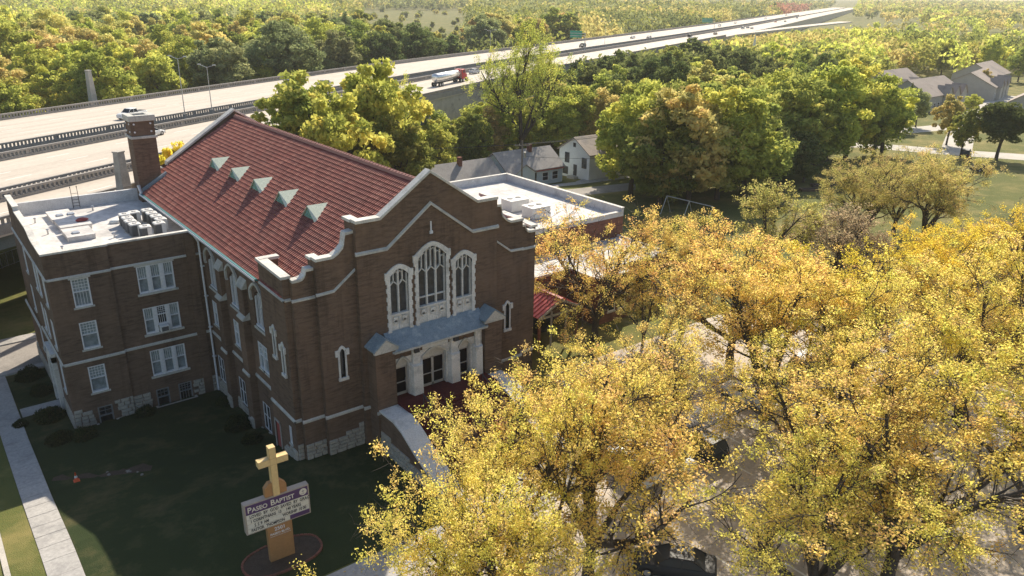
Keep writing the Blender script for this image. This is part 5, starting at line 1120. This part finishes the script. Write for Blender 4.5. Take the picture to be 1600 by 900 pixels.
for px, py, lab in ((1270, 298, 'long timber raised garden bed, the one nearest the brown thin tree'), (1287, 291, 'long timber raised garden bed in the middle of three'), (1300, 285, 'long timber raised garden bed under the olive tree branches')):
    g = ghit(px, py); t = thing('garden_bed', lab, 'garden bed', (g[0], g[1], gz_(g[0], g[1])), -.62)
    m = MB(); m.box(-2.2, 2.2, -.55, .55, -.1, .3); m.obj('soil', 'soil', t)
    for b in ((-2.3, 2.3, -.65, -.55), (-2.3, 2.3, .55, .65), (-2.3, -2.2, -.55, .55), (2.2, 2.3, -.55, .55)): m = MB(); m.box(*b, -.1, .42); m.obj('plank', 'timber', t)
# ------------------------------------------------------------------ trees
def leaf_quads(c, size, rs, flat=.0, asp=.55):
    n = len(c); a = rs.normal(size=(n, 3)); a[:, 2] *= (1-flat*.7); a /= np.linalg.norm(a, axis=1, keepdims=True)
    r = rs.normal(size=(n, 3)); b = np.cross(a, r); b /= np.linalg.norm(b, axis=1, keepdims=True)
    l = (size*rs.uniform(.65, 1.35, n))[:, None]; w_ = l*asp
    v = np.stack([c+a*l, c+b*w_, c-a*l, c-b*w_], 1).reshape(-1, 3); q = np.arange(4*n).reshape(n, 4); return v, q
def tubes(branches, mat, name, smooth=True):
    V = []; Q = []; base = 0
    for P_, R_ in branches:
        n = 7 if R_[0] > .12 else (5 if R_[0] > .04 else 3); P_ = np.array(P_); k_ = len(P_); t = 2*np.pi*np.arange(n)/n
        d = np.gradient(P_, axis=0); d /= np.linalg.norm(d, axis=1, keepdims=True)+1e-9
        ref = np.array([.31, .77, .55]); u = np.cross(d, ref); u /= np.linalg.norm(u, axis=1, keepdims=True)+1e-9; v = np.cross(d, u)
        ring = P_[:, None, :]+(u[:, None, :]*np.cos(t)[None, :, None]+v[:, None, :]*np.sin(t)[None, :, None])*np.array(R_)[:, None, None]
        V.append(ring.reshape(-1, 3)); i = np.arange(k_*n).reshape(k_, n)+base; a = i[:-1]; b = i[1:]
        Q.append(np.stack([a, np.roll(a, -1, 1), np.roll(b, -1, 1), b], -1).reshape(-1, 4)); base += k_*n
    return fast_mesh(name, np.concatenate(V), np.concatenate(Q), mat, smooth=smooth)
def locust(seed, H=13.0, R=7.0, leaves=15, lsize=.15, stems=5, twig=5, bare=0.0):
    rs = np.random.default_rng(seed); B = []; tw = []
    def grow(p, d, L, r, lvl, nseg, droop):
        pts = [p.copy()]; rad = [r]; dd = d.copy()
        for i in range(nseg):
            dd = dd+rs.normal(size=3)*(.13 if lvl < 2 else .2)+np.array([0, 0, droop]); dd /= np.linalg.norm(dd); p = p+dd*L/nseg; pts.append(p.copy()); rad.append(r*(1-.72*(i+1)/nseg))
        B.append((pts, rad)); return np.array(pts), np.array(rad)
    def side(d, ang):
        r = rs.normal(size=3); u = np.cross(d, r); u /= np.linalg.norm(u); return d*math.cos(ang)+u*math.sin(ang)
    th = H*.16; trunk = [np.array([0, 0, -.4]), np.array([0, 0, 0.]), np.array([.05, .03, th*.5]), np.array([.0, .08, th])]; B.append((trunk, [.36, .32, .28, .26]))
    for s in range(stems):
        az = 2*math.pi*(s+rs.uniform(-.25, .25))/stems; til = rs.uniform(.22, .72) if s else .1
        d = np.array([math.sin(til)*math.cos(az), math.sin(til)*math.sin(az), math.cos(til)]); L = (H-th)*rs.uniform(.72, .92) if til < .5 else R*rs.uniform(.95, 1.2)
        P1, R1 = grow(trunk[-1].copy(), d, L, .2*rs.uniform(.85, 1.15), 1, 6, .03)
        for j in range(8):
            f = rs.uniform(.22, 1); i = min(int(f*6), 5); q = P1[i]+(P1[i+1]-P1[i])*(f*6-i); dm = P1[i+1]-P1[i]; dm /= np.linalg.norm(dm)
            P2, R2 = grow(q, side(dm, rs.uniform(.4, .9)), R*rs.uniform(.38, .62)*(1.1-.4*f), R1[i]*.55, 2, 5, .07)
            for k_ in range(6):
                f2 = rs.uniform(.2, 1); i2 = min(int(f2*5), 4); q2 = P2[i2]+(P2[i2+1]-P2[i2])*(f2*5-i2); d2 = P2[i2+1]-P2[i2]; d2 /= np.linalg.norm(d2)
                P3, R3 = grow(q2, side(d2, rs.uniform(.5, 1.0)), R*rs.uniform(.18, .36), max(.02, R2[i2]*.55), 3, 3, -.01)
                for l in range(twig):
                    f3 = rs.uniform(.15, 1); i3 = min(int(f3*3), 2); q3 = P3[i3]+(P3[i3+1]-P3[i3])*(f3*3-i3); d3 = P3[i3+1]-P3[i3]; d3 /= np.linalg.norm(d3)
                    d4 = side(d3, rs.uniform(.5, 1.1)); e = q3+d4*R*rs.uniform(.05, .11)+np.array([0, 0, -.06]); 
                    if l < 5: B.append(([q3, (q3+e)/2+rs.normal(size=3)*.04, e], [.016, .012, .006]))
                    if rs.random() > bare: tw.append((q3, e))
    a = np.array([t[0] for t in tw]); b = np.array([t[1] for t in tw]); n = len(tw)
    f = rs.uniform(.1, 1.15, (n, leaves)); c = a[:, None]+(b-a)[:, None]*f[:, :, None]+rs.normal(size=(n, leaves, 3))*.16; tone = rs.uniform(0, 1, n)
    zt_ = (c[:, 0, 2]/H)*.25; lv = np.clip(np.repeat(tone*.62+zt_*.4, leaves)+rs.uniform(.03, .36, n*leaves), 0, 1); v, q = leaf_quads(c.reshape(-1, 3), lsize, rs)
    return tubes(B, 'bark', 'trunk'), fast_mesh('crown', v, q, 'leaf_gold', lv), float(np.percentile(c[..., 2], 98.5))
def broad(seed, H, R, nclump, nleaf, lsize, low=.22, pw=1.0, bark='bark', limbs=14):
    rs = np.random.default_rng(seed); zc = H*(low+(1-low)*.5); hz = H*(1-low)*.5; C = []; Rr = []
    lob = [(rs.uniform(0, 6.28), rs.uniform(-.6, 1), rs.uniform(.6, 1.3)) for _ in range(7)]
    for i in range(nclump):
        v = rs.normal(size=3); v /= np.linalg.norm(v); rr = rs.uniform(.5, .9) if i > nclump*.15 else rs.uniform(.1, .5)
        az = math.atan2(v[1], v[0]); k_ = 1.0
        for la, lz, ls in lob: k_ += (ls-1)*math.exp(-((math.atan2(math.sin(az-la), math.cos(az-la)))**2)*1.5-(v[2]-lz)**2)
        taper = 1-.22*max(v[2], 0)*pw; C.append((v[0]*R*rr*k_*taper, v[1]*R*rr*k_*taper, zc+v[2]*hz*rr*k_)); Rr.append(R*rs.uniform(.1, .23))
    C = np.array(C); Rr = np.array(Rr); v = rs.normal(size=(nclump, nleaf, 3)); v /= np.linalg.norm(v, axis=2, keepdims=True); rad = rs.uniform(.35, 1.08, (nclump, nleaf, 1))**.6
    v[:, :, 2] *= .72; P_ = C[:, None]+v*rad*Rr[:, None, None]; tone = rs.uniform(0, 1, nclump)
    lv = np.clip(tone[:, None]*.55+rs.uniform(0, .45, (nclump, nleaf)), 0, 1).ravel(); vv, q = leaf_quads(P_.reshape(-1, 3), lsize, rs)
    B = []; tr = [np.array([0, 0, -.5]), np.array([0, 0, H*.1]), np.array([.15, .1, H*.3]), np.array([.1, -.1, H*.55]), np.array([0, 0, H*.8])]; r0 = H*.02; B.append((tr, [r0*1.25, r0, r0*.85, r0*.5, r0*.15]))
    for i in rs.permutation(nclump)[:limbs]:
        f = rs.uniform(.2, .6); s = np.array([.1, 0, H*f]); e = C[i]; m_ = (s+e)/2+np.array([0, 0, -.04*H]); B.append(([s, m_, e], [r0*.42, r0*.28, r0*.08]))
    return tubes(B, bark, 'trunk'), fast_mesh('crown', vv, q, 'leaf_green', lv), H
LOC = [locust(11, 13, 7.6, 54, .066, 7, 5, .62), locust(12, 13, 7.8, 54, .066, 7, 5, .62), locust(13, 12.5, 7.6, 54, .066, 6, 5, .56), locust(14, 13.4, 11.4, 64, .07, 9, 6, .52), locust(15, 13, 7.4, 54, .066, 7, 5, .6), locust(16, 12.5, 8.4, 50, .066, 7, 5, .72)]
SPR = [locust(21, 11, 6, 14, .11, 5, 4, .25), locust(22, 10, 6, 13, .11, 6, 4, .35)]
BIG = [broad(31, 17, 6.8, 125, 105, .32), broad(32, 18, 6.2, 130, 100, .32, .15), broad(33, 16, 7.4, 130, 105, .32), broad(34, 19, 6.4, 140, 100, .33, .12), broad(35, 15, 5.8, 110, 105, .3, .2)]
MID = [broad(41, 14, 5.6, 70, 52, .52), broad(42, 15, 5.2, 72, 50, .52, .12), broad(43, 13, 6.0, 76, 50, .52), broad(44, 16, 5.0, 70, 52, .52, .1), broad(45, 12, 5.2, 64, 52, .5)]
def conifer(seed):
    rs = np.random.default_rng(seed); H = 9; pts = []
    for z in np.arange(.6, H, .22):
        r = (H-z)*.24*rs.uniform(.85, 1.1); n = int(10+r*26); a = rs.uniform(0, 6.28, n); q = rs.uniform(.35, 1, n)**.6*r; pts.append(np.stack([q*np.cos(a), q*np.sin(a), z-q*.25+rs.normal(size=n)*.08], 1))
    P_ = np.concatenate(pts); v, q = leaf_quads(P_, .3, rs); return tubes([([np.array([0, 0, -.3]), np.array([0, 0, H*.5]), np.array([0, 0, H*.95])], [.2, .12, .03])], 'bark', 'trunk'), fast_mesh('crown', v, q, 'leaf_dark', rs.uniform(0, 1, len(P_))), H
CON = [conifer(51)]
BLOW = [broad(36, 17, 6.8, 150, 100, .32, .03), broad(37, 18, 6.6, 155, 100, .32, .02), broad(38, 16, 7.0, 150, 100, .32, .02)]
NTREE = [0]
def tree(proto, x, y, H, Rs, mat, label, group=None, name='tree', rz=None, z=None):
    tm, cm, h0 = proto; s = H/h0; zz = (float(ground_z(x, y)) if z is None else z)
    t = thing(name, label, 'tree', (x, y, zz), random.uniform(0, 6.28) if rz is None else rz, group); t.scale = (s*Rs, s*Rs, s)
    a = link('trunk', tm, t); c = link('crown', cm, t); c.material_slots[0].link = 'OBJECT'; c.material_slots[0].material = MATS[mat]; NTREE[0] += 1; return t
# golden honey locusts round the parking lot (base pixel on the level ground, height, spread)
FG = [((766, 1002), 13.2, .87, 'leaf_gold', 3, 'wide golden tree reaching over the lawn in front of the church steps'),
      ((918, 905), 13.8, 1.08, 'leaf_gold', 0, 'tall golden many-stemmed tree next to the wide one before the steps'),
      ((1000, 752), 11.6, 1.1, 'leaf_gold', 1, 'golden tree standing between the church entrance and the parked white sedan'),
      ((1195, 655), 13.4, 1.24, 'leaf_gold', 2, 'golden tree over the pale cars, next to the brick wing'),
      ((1140, 566), 12.8, 1.24, 'leaf_orange', 0, 'orange-gold tree beside the flat-roofed brick wing'),
      ((1385, 915), 13.2, 1.36, 'leaf_gold', 1, 'golden tree with a tall dark bare trunk over leaf-strewn ground'),
      ((1325, 705), 13.2, 1.24, 'leaf_gold', 4, 'golden tree shading the white hatchback'),
      ((1500, 650), 13.4, 1.31, 'leaf_gold', 4, 'golden tree over the leaf-strewn ground beyond the parked cars'),
      ((1300, 580), 12.0, 1.24, 'leaf_yellow', 1, 'yellow tree between the parked cars and the thin brown trees'),
      ((1430, 548), 11.3, 1.24, 'leaf_yellow', 2, 'bright yellow tree in front of the thin brown trees'),
      ((1570, 520), 11.8, 1.24, 'leaf_yellow', 0, 'bright yellow tree by the park path'),
      ((1620, 640), 13.2, 1.31, 'leaf_gold', 1, 'golden tree on the leaf-strewn ground towards the park path'),
      ((1600, 830), 13.2, 1.36, 'leaf_gold', 2, 'golden tree over the brown shaded leaf litter'),
      ((1262, 962), 11.1, 1.09, 'leaf_gold', 0, 'golden tree beside the black sedan in the sunlit gap'),
      ((1265, 812), 12.4, 1.18, 'leaf_gold', 4, 'golden tree behind the one beside the black sedan'),
      ((1065, 520), 11.0, 1.13, 'leaf_orange', 2, 'orange-gold tree behind the jutting corner of the low wing'),
      ((1515, 470), 9.0, 1.18, 'leaf_yellow', 1, 'yellow tree at the edge of the open grass')]
for (px, py), H, Rs, mat, v, lab in FG:
    g = hit(px, py, 'z', 0); tree(LOC[v], g[0], g[1], H, Rs, mat, lab, name='honey_locust', z=.02, rz=2.3 if v == 3 else None)
tree(LOC[5], 31.0, 2.8, 12.6, 1.2, 'leaf_orange', 'flat-topped orange tree spreading over the white wing roof by the red canopy', name='honey_locust', z=0)
tree(SPR[0], 33.5, -1.0, 7.0, .9, 'leaf_olive', 'thin olive tree beside the red canopy', name='honey_locust', z=0)
for (px, py), H, Rs, mat, v, lab in [((1197, 428), 10.5, 1.1, 'leaf_olive', 0, 'thin olive tree between the swing frame and the garden beds'), ((1305, 442), 8.6, 1.3, 'leaf_dry', 1, 'nearly bare brown tree below the garden beds'), ((1255, 412), 6.6, 1.0, 'leaf_dry', 0, 'small brownish tree beside the thin olive one'), ((1340, 388), 12.5, 1.3, 'leaf_olive', 1, 'olive tree behind the garden beds'), ((1440, 395), 12.5, 1.35, 'leaf_olive', 0, 'olive tree with wide thin crown near the road'), ((1395, 365), 11.5, 1.25, 'leaf_olive', 1, 'olive tree between two others beside the right-hand road'), ((1350, 460), 7.0, 1.0, 'leaf_dry', 0, 'low bare brown tree in front of the bright yellow tree')]:
    g = ghit(px, py); tree(LOC[2+2*v] if H > 11 else SPR[v], g[0], g[1], H, Rs, mat, lab, name='honey_locust')
# named trees behind the church
tree(LOC[0], 86, 83.5, 28, .74, 'leaf_lime', 'very tall open-crowned green tree towering over the small houses', name='cottonwood')
tree(LOC[2], 50, 79, 19.5, .8, 'leaf_lime', 'light green tree with visible forked limbs before the tanker truck', name='cottonwood')
K1 = lambda s, m_: '%s leafy tree rising %s' % (ADJ[m_], 'right behind the church ridge' if s < 10 else 'between the church ridge and the tanker truck' if s < 26 else 'behind the long grey-roofed house' if s < 46 else 'behind the pale house and bungalow')
ADJ = dict(leaf_green='green', leaf_sage='grey-green', leaf_lime='yellow-green', leaf_autumn='brownish gold', leaf_yellow='yellow', leaf_dark='dark green', leaf_red='red')
for s, o, H, m_ in [(0, 68, 19.5, 'leaf_green'), (9, 72, 20, 'leaf_lime'), (18, 70, 21, 'leaf_green'), (27, 66, 17, 'leaf_green'), (14, 80, 18, 'leaf_lime'), (24, 79, 15.5, 'leaf_green'), (34, 77, 13.5, 'leaf_lime'), (43, 75, 13, 'leaf_green'), (33, 84, 12.5, 'leaf_green'), (44, 84, 13, 'leaf_lime'), (52, 73, 12.5, 'leaf_autumn'), (58, 68, 12, 'leaf_lime'), (62, 78, 12.5, 'leaf_green'), (50, 64, 10.5, 'leaf_lime'), (22, 86, 12, 'leaf_green'), (70, 70, 13, 'leaf_lime'), (74, 80, 16, 'leaf_green'), (5, 80, 17, 'leaf_green'), (-4, 74, 16, 'leaf_lime'), (30, 65, 12, 'leaf_green'), (37, 63, 11.5, 'leaf_lime'), (45, 66, 12, 'leaf_green'), (53, 60, 9, 'leaf_lime'), (57, 75, 13, 'leaf_lime'), (66, 74, 13, 'leaf_green'), (68, 85, 14, 'leaf_lime'), (76, 90, 15, 'leaf_autumn'), (82, 76, 15, 'leaf_lime'), (84, 96, 16, 'leaf_green'), (88, 86, 17, 'leaf_lime'), (30, 72.5, 12, 'leaf_lime'), (38, 70, 12, 'leaf_green'), (48, 70, 12.5, 'leaf_lime')]:
    p = hw(s, o, 0)
    if 44 < p[0] < 101 and 52 < p[1] < 75.5: continue
    tree((BLOW if s > 26 else BIG)[NTREE[0] % (3 if s > 26 else 5)], p[0], p[1], H+(4.5 if s < 26 and o < 79 else 0), random.uniform(.9, 1.1), m_, K1(s, m_), 'trees between church and highway', 'deciduous_tree')
tree(BIG[4], 7.2, 52.6, 17.0, .6, 'leaf_yellow', 'yellow-green bushy tree peeking out behind the chimney and nave roof', name='deciduous_tree')
K2 = lambda px, py, m_, H: '%s %s tree %s' % ('low' if H < 13 else 'tall', ADJ[m_], ('next to the white two-storey house' if px < 960 else 'behind the swing frame' if px < 1130 else 'on the edge of the grass by the garden beds' if px < 1260 else 'beyond the garden beds towards the road') if py > 285 or px > 1200 else 'in the second row behind the swing frame')
for px, py, H, m_ in [(985, 305, 17.5, 'leaf_lime'), (1030, 318, 17, 'leaf_green'), (1075, 318, 18.5, 'leaf_autumn'), (1120, 312, 19, 'leaf_lime'), (1160, 305, 18, 'leaf_green'), (1205, 290, 12, 'leaf_dark'), (1180, 275, 16, 'leaf_green'), (1235, 268, 18.5, 'leaf_green'), (1275, 258, 20, 'leaf_lime'), (1320, 250, 20.5, 'leaf_lime'), (1365, 244, 17, 'leaf_green'), (1255, 285, 9, 'leaf_dark'), (1100, 290, 19, 'leaf_green'), (1000, 280, 18, 'leaf_lime'), (1050, 275, 18, 'leaf_green'), (1150, 255, 18, 'leaf_green'), (1210, 240, 18, 'leaf_lime')]:
    g = ghit(px, py); tree(BLOW[NTREE[0] % 3], g[0], g[1], H*1.07, random.uniform(1.0, 1.2), m_, K2(px, py, m_, H), 'trees behind the swing frame', 'deciduous_tree')
for px, py, H, Rs, m_, v, lab in [(1478, 228, 12, .9, 'leaf_autumn', 4, 'russet-green rounded tree at the road corner'), (1556, 250, 13.5, 1.25, 'leaf_dark', 2, 'wide dark green tree shading the grass by the road'), (1500, 246, 11, .9, 'leaf_green', 1, 'green tree beside the wide dark one by the road'), (1430, 200, 10, 1, 'leaf_sage', 0, 'grey-green tree in front of the apartment houses'), (1395, 205, 12, 1, 'leaf_sage', 2, 'pale grey-green tree left of the russet one'), (1515, 176, 5.5, 1.5, 'leaf_lime', 0, 'low lime tree before the apartment houses'), (1530, 150, 10, 1, 'leaf_autumn', 1, 'brownish tree between two apartment houses'), (1470, 118, 17, .9, 'leaf_lime', 3, 'tall lime tree with bare trunk behind the apartment houses'), (1540, 122, 18, .9, 'leaf_lime', 1, 'tall lime tree beside the large apartment house'), (1510, 112, 16, 1, 'leaf_lime', 2, 'broad lime tree at the yard behind the apartments'), (1590, 128, 14, 1.1, 'leaf_green', 0, 'dark green tree at the end of the apartment row')]:
    g = ghit(px, py); tree(BIG[v], g[0], g[1], H, Rs, m_, lab, name='deciduous_tree')
g = ghit(1418, 176); tree(CON[0], g[0], g[1], 9, 1, 'leaf_dark', 'narrow dark conifer at the apartment house gable', name='conifer_tree')
# ---- woods: scattered, nearest as single trees, the far rest as one mass
rs = np.random.default_rng(99); cand = []
near_line = lambda x: float(np.interp(x, [600, 690, 740, 835, 915, 1090, 1260, 1345, 1420, 1700], [150, 148, 136, 94, 80, 57, 41, 30, -40, -60]))
HB = [(274, 102, 17), (254, 80, 20), (302, 84, 21), (250, 44, 15), (345, 100, 16), (52.5, 67, 10), (61, 67, 9), (74, 68, 9), (90, 65.5, 9), *[(*hw(24, -4.5)[:2], 9)], (232, 84, 17), (213, 62, 17), (262, 66, 19), (214, 27, 14), (292, 96, 16), (84, 262, 9), (298, 180, 8), (270, 420, 9), (232, 438, 9), (84, 84, 7), (420, 150, 10)]
RD = [ghit(*q)[:2] for q in ((1330, 226), (1400, 231), (1470, 237), (1600, 246), (1510, 205), (1525, 185), (1550, 165), (1420, 207), (1380, 206), (1500, 200))]
def try_add(x, y, H):
    s, o = hw_so(x, y)
    if -11 < o < (70 if s < 50 else 57) and s > -260: return
    if o >= 57 and 450 < s < 1050 and o < 60+.2*(s-450): return
    pb = proj((x, y, -2.8))
    if pb[2] < 60 or not (-70 < pb[0] < 1690): return
    if o < 0 and 560 < pb[0] < 735 and 20 < pb[1] < 120:
        if pb[1] < 62 and rs.random() < .94: return
        H = min(H, rs.uniform(5, 8.5))
    if o < 0 and 235 < pb[0] < 275 and 118 < pb[1] < 150: return
    if any((x-a)**2+(y-b)**2 < c*c for a, b, c in HB): return
    if any((x-q[0])**2+(y-q[1])**2 < 100 for q in RD): return
    if o > 0 and 1378 < pb[0] and 118 < pb[1] < 225 and rs.random() < .93: return
    if o > 0:
        if pb[0] < 860 or y < 38: return
        if 150 < x < 330 and y < 95 and not (y > 60 and x < 190): 
            if rs.random() < .8: return
        # keep sight of the highway: trim height
        nl = near_line(pb[0])
        if pb[1] < nl+6:
            if pb[0] < 1335: return
        else:
            while H > 6 and proj((x, y, -2.8+H))[1] < nl+4: H -= .5
            if H <= 6: return
        if x < 125 and y < 75: return
    cand.append((F_PX*H/pb[2], x, y, H, pb, s, o))
for off0, off1, sp_ in ((-200, -9, 12.5), (-420, -200, 15), (-1100, -420, 22), (-3500, -1100, 48)):
    for o in np.arange(off1-2, off0, -sp_):
        for s in np.arange(-240, 1150 if off1 > -300 else (1500 if off1 > -1000 else 4500), sp_):
            p = hw(s+rs.uniform(-.38, .38)*sp_, o+rs.uniform(-.38, .38)*sp_); try_add(p[0], p[1], rs.uniform(16, 25) if off1 > -1000 else rs.uniform(15, 20))
for x in np.arange(88, 520, 9.2):
    for y in np.arange(40, 420, 9.2): try_add(x+rs.uniform(-3.4, 3.4), y+rs.uniform(-3.4, 3.4), rs.uniform(11, 18))
for x in np.arange(520, 3600, 34):
    for y in np.arange(-300, 1500, 34): try_add(x+rs.uniform(-9, 9), y+rs.uniform(-9, 9), rs.uniform(10, 17))
cand.sort(key=lambda c: -c[0])
def nz2(x, y): return math.sin(x*.021+1.3)+math.sin(y*.027+.4)+math.sin((x+y)*.013)+.8*math.sin(x*.09-y*.07)
def pick(c):
    _, x, y, H, pb, s, o = c; v = nz2(x, y)+rs.normal()*.8
    if 1210 < pb[0] < 1262 and 18 < pb[1] < 40 and o < 0: return 'leaf_red'
    if o < 0 and pb[0] < 520: L = ['leaf_green', 'leaf_sage', 'leaf_lime', 'leaf_autumn', 'leaf_lime']
    elif o < 0: L = ['leaf_dark', 'leaf_green', 'leaf_sage', 'leaf_green', 'leaf_autumn']
    else: L = ['leaf_dark', 'leaf_green', 'leaf_lime', 'leaf_autumn', 'leaf_autumn']
    return L[int(np.clip((v+2.4)/4.8*5, 0, 4))]
ADJ = dict(leaf_green='green', leaf_sage='grey-green', leaf_lime='yellow-green', leaf_autumn='brownish gold', leaf_yellow='yellow', leaf_dark='dark green', leaf_red='red')
NIND = 285
for c in cand[:NIND]:
    _, x, y, H, pb, s, o = c; mt = pick(c)
    zone = ('across the highway %s' % ('by the concrete pylon' if s < 45 else 'beyond the tanker truck' if s < 120 else 'opposite the big open-crowned tree' if s < 220 else 'past the nearer green sign' if s < 420 else 'past the farther green sign')) if o < 0 else ('below the highway %s' % ('beside the big open-crowned tree' if s < 130 else 'near the thin white steeple' if s < 300 else 'beyond the thin white steeple'))
    zone += (', at the front' if o > -24 else ', deep in the wood') if o < 0 else ''
    zone += ', taller' if H > 17.5 else ', lower' if H < 14 else ''
    lab = '%s tree %s' % (ADJ[mt], zone); pr = BIG[int(rs.integers(5))] if c[0] > 75 else MID[int(rs.integers(5))]
    tree(pr, x, y, H, rs.uniform(.95, 1.25), mt, lab, 'woods across the highway' if o < 0 else 'woods below the highway', 'deciduous_tree')
rest = cand[NIND:]
by = {}
for c in rest: by.setdefault(pick(c), []).append(c)
for mt, L in by.items():
    Vs = []; n_cl, n_lf = 22, 11; base = 0
    P_all = []; lvs = []; szs = []
    for _, x, y, H, pb, s, o in L:
        k_ = 1; n_cl, n_lf, ls_ = (20, 10, 1.0) if pb[2] < 480 else (14, 8, 1.3) if pb[2] < 900 else (6, 6, 2.6); R = H*.42*(1 if pb[2] < 900 else 1.5); zc = float(ground_z(x, y))+H*.56+max(0, min(1, (math.hypot(x, y)-500)/3000))*14
        v = rs.normal(size=(n_cl, 3)); v /= np.linalg.norm(v, axis=1, keepdims=True); C = np.array([x, y, zc])+v*np.array([R, R, H*.42])*rs.uniform(.45, .85, (n_cl, 1)); tone = rs.uniform(0, 1)
        u = rs.normal(size=(n_cl, n_lf*k_, 3)); u /= np.linalg.norm(u, axis=2, keepdims=True); P_ = C[:, None]+u*R*.3; P_all.append(P_.reshape(-1, 3)); lvs.append(np.clip(tone*.5+rs.uniform(0, .5, n_cl*n_lf*k_), 0, 1)); szs.append(np.full(n_cl*n_lf*k_, ls_))
    P_all = np.concatenate(P_all); v, q = leaf_quads(P_all, np.concatenate(szs), rs); o = link('far_wood', fast_mesh('far_wood', v, q, mt, np.concatenate(lvs))); tag(o, '%s foliage of the distant woods towards the horizon' % ADJ[mt], 'woods', kind='stuff')
# ---- shrubs round the buildings
def shrub_mesh(seed, R, n, ls):
    rs2 = np.random.default_rng(seed); v = rs2.normal(size=(n, 3)); v /= np.linalg.norm(v, axis=1, keepdims=True); v[:, 2] = np.abs(v[:, 2])*.95+rs2.uniform(-.25, 0, n); lump = 1+.08*np.sin(v[:, 0]*5+seed)+.08*np.sin(v[:, 1]*6)
    P_ = v*R*(rs2.uniform(.75, 1.03, n)*lump)[:, None]; P_[:, 2] = np.clip(P_[:, 2]*1.05, .02, None); a, q = leaf_quads(P_, ls, rs2); return fast_mesh('foliage', a, q, 'leaf_hedge', rs2.uniform(0, 1, n)), tubes([([np.array([0, 0, -.1]), np.array([.02, 0, R*.4]), np.array([0, .02, R*.7])], [.06, .05, .02])], 'bark', 'stem')
SHR = [shrub_mesh(61, 1.0, 3200, .075), shrub_mesh(62, 1.0, 3200, .075)]
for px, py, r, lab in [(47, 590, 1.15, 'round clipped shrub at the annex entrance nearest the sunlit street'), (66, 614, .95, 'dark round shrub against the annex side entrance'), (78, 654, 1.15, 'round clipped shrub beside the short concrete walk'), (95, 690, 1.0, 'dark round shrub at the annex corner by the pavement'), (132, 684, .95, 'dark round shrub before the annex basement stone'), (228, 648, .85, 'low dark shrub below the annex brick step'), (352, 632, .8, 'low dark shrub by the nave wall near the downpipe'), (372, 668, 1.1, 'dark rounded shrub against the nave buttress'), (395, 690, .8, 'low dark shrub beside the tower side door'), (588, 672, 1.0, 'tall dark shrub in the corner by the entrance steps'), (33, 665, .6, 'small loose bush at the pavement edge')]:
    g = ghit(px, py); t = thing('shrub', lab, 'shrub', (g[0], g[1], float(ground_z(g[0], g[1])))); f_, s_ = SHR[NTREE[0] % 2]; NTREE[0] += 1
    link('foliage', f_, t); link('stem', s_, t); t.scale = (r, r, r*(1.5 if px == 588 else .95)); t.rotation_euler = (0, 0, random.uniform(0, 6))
# ---- fallen leaves lying on lawn and paving
n = 5000; fx_ = rs.uniform(-8, 50, n); fy_ = rs.uniform(-40, -12, n); c_ = np.stack([fx_, fy_, ground_z(fx_, fy_)+.085], 1); v, q = leaf_quads(c_, .07, rs, .9); v[:, 2] = np.repeat(c_[:, 2], 4)+(v[:, 2]-np.repeat(c_[:, 2], 4))*.15
o = link('fallen_leaves', fast_mesh('fallen_leaves', v, q, 'leaf_gold', rs.uniform(.3, 1, len(q)))); tag(o, 'scattered fallen yellow leaves on the front pavement and parking lot', 'fallen leaves', kind='stuff')
# ------------------------------------------------------------------ autumn haze
hz = MB(); hz.box(-2600, 5100, -1600, 5100, -6, 52); ho = hz.obj('haze', 'white_paint'); ho.data.materials.clear()
hm = bpy.data.materials.new('haze'); hm.use_nodes = True; t_ = hm.node_tree; t_.nodes.clear()
pv_ = t_.nodes.new('ShaderNodeVolumePrincipled'); pv_.inputs['Color'].default_value = (.93, .92, .9, 1); pv_.inputs['Density'].default_value = .00015; pv_.inputs['Anisotropy'].default_value = 0.0
oo = t_.nodes.new('ShaderNodeOutputMaterial'); t_.links.new(pv_.outputs[0], oo.inputs['Volume']); ho.data.materials.append(hm)
tag(ho, 'pale autumn haze hanging over the whole valley and highway', 'haze', kind='stuff'); ho.display_type = 'WIRE'
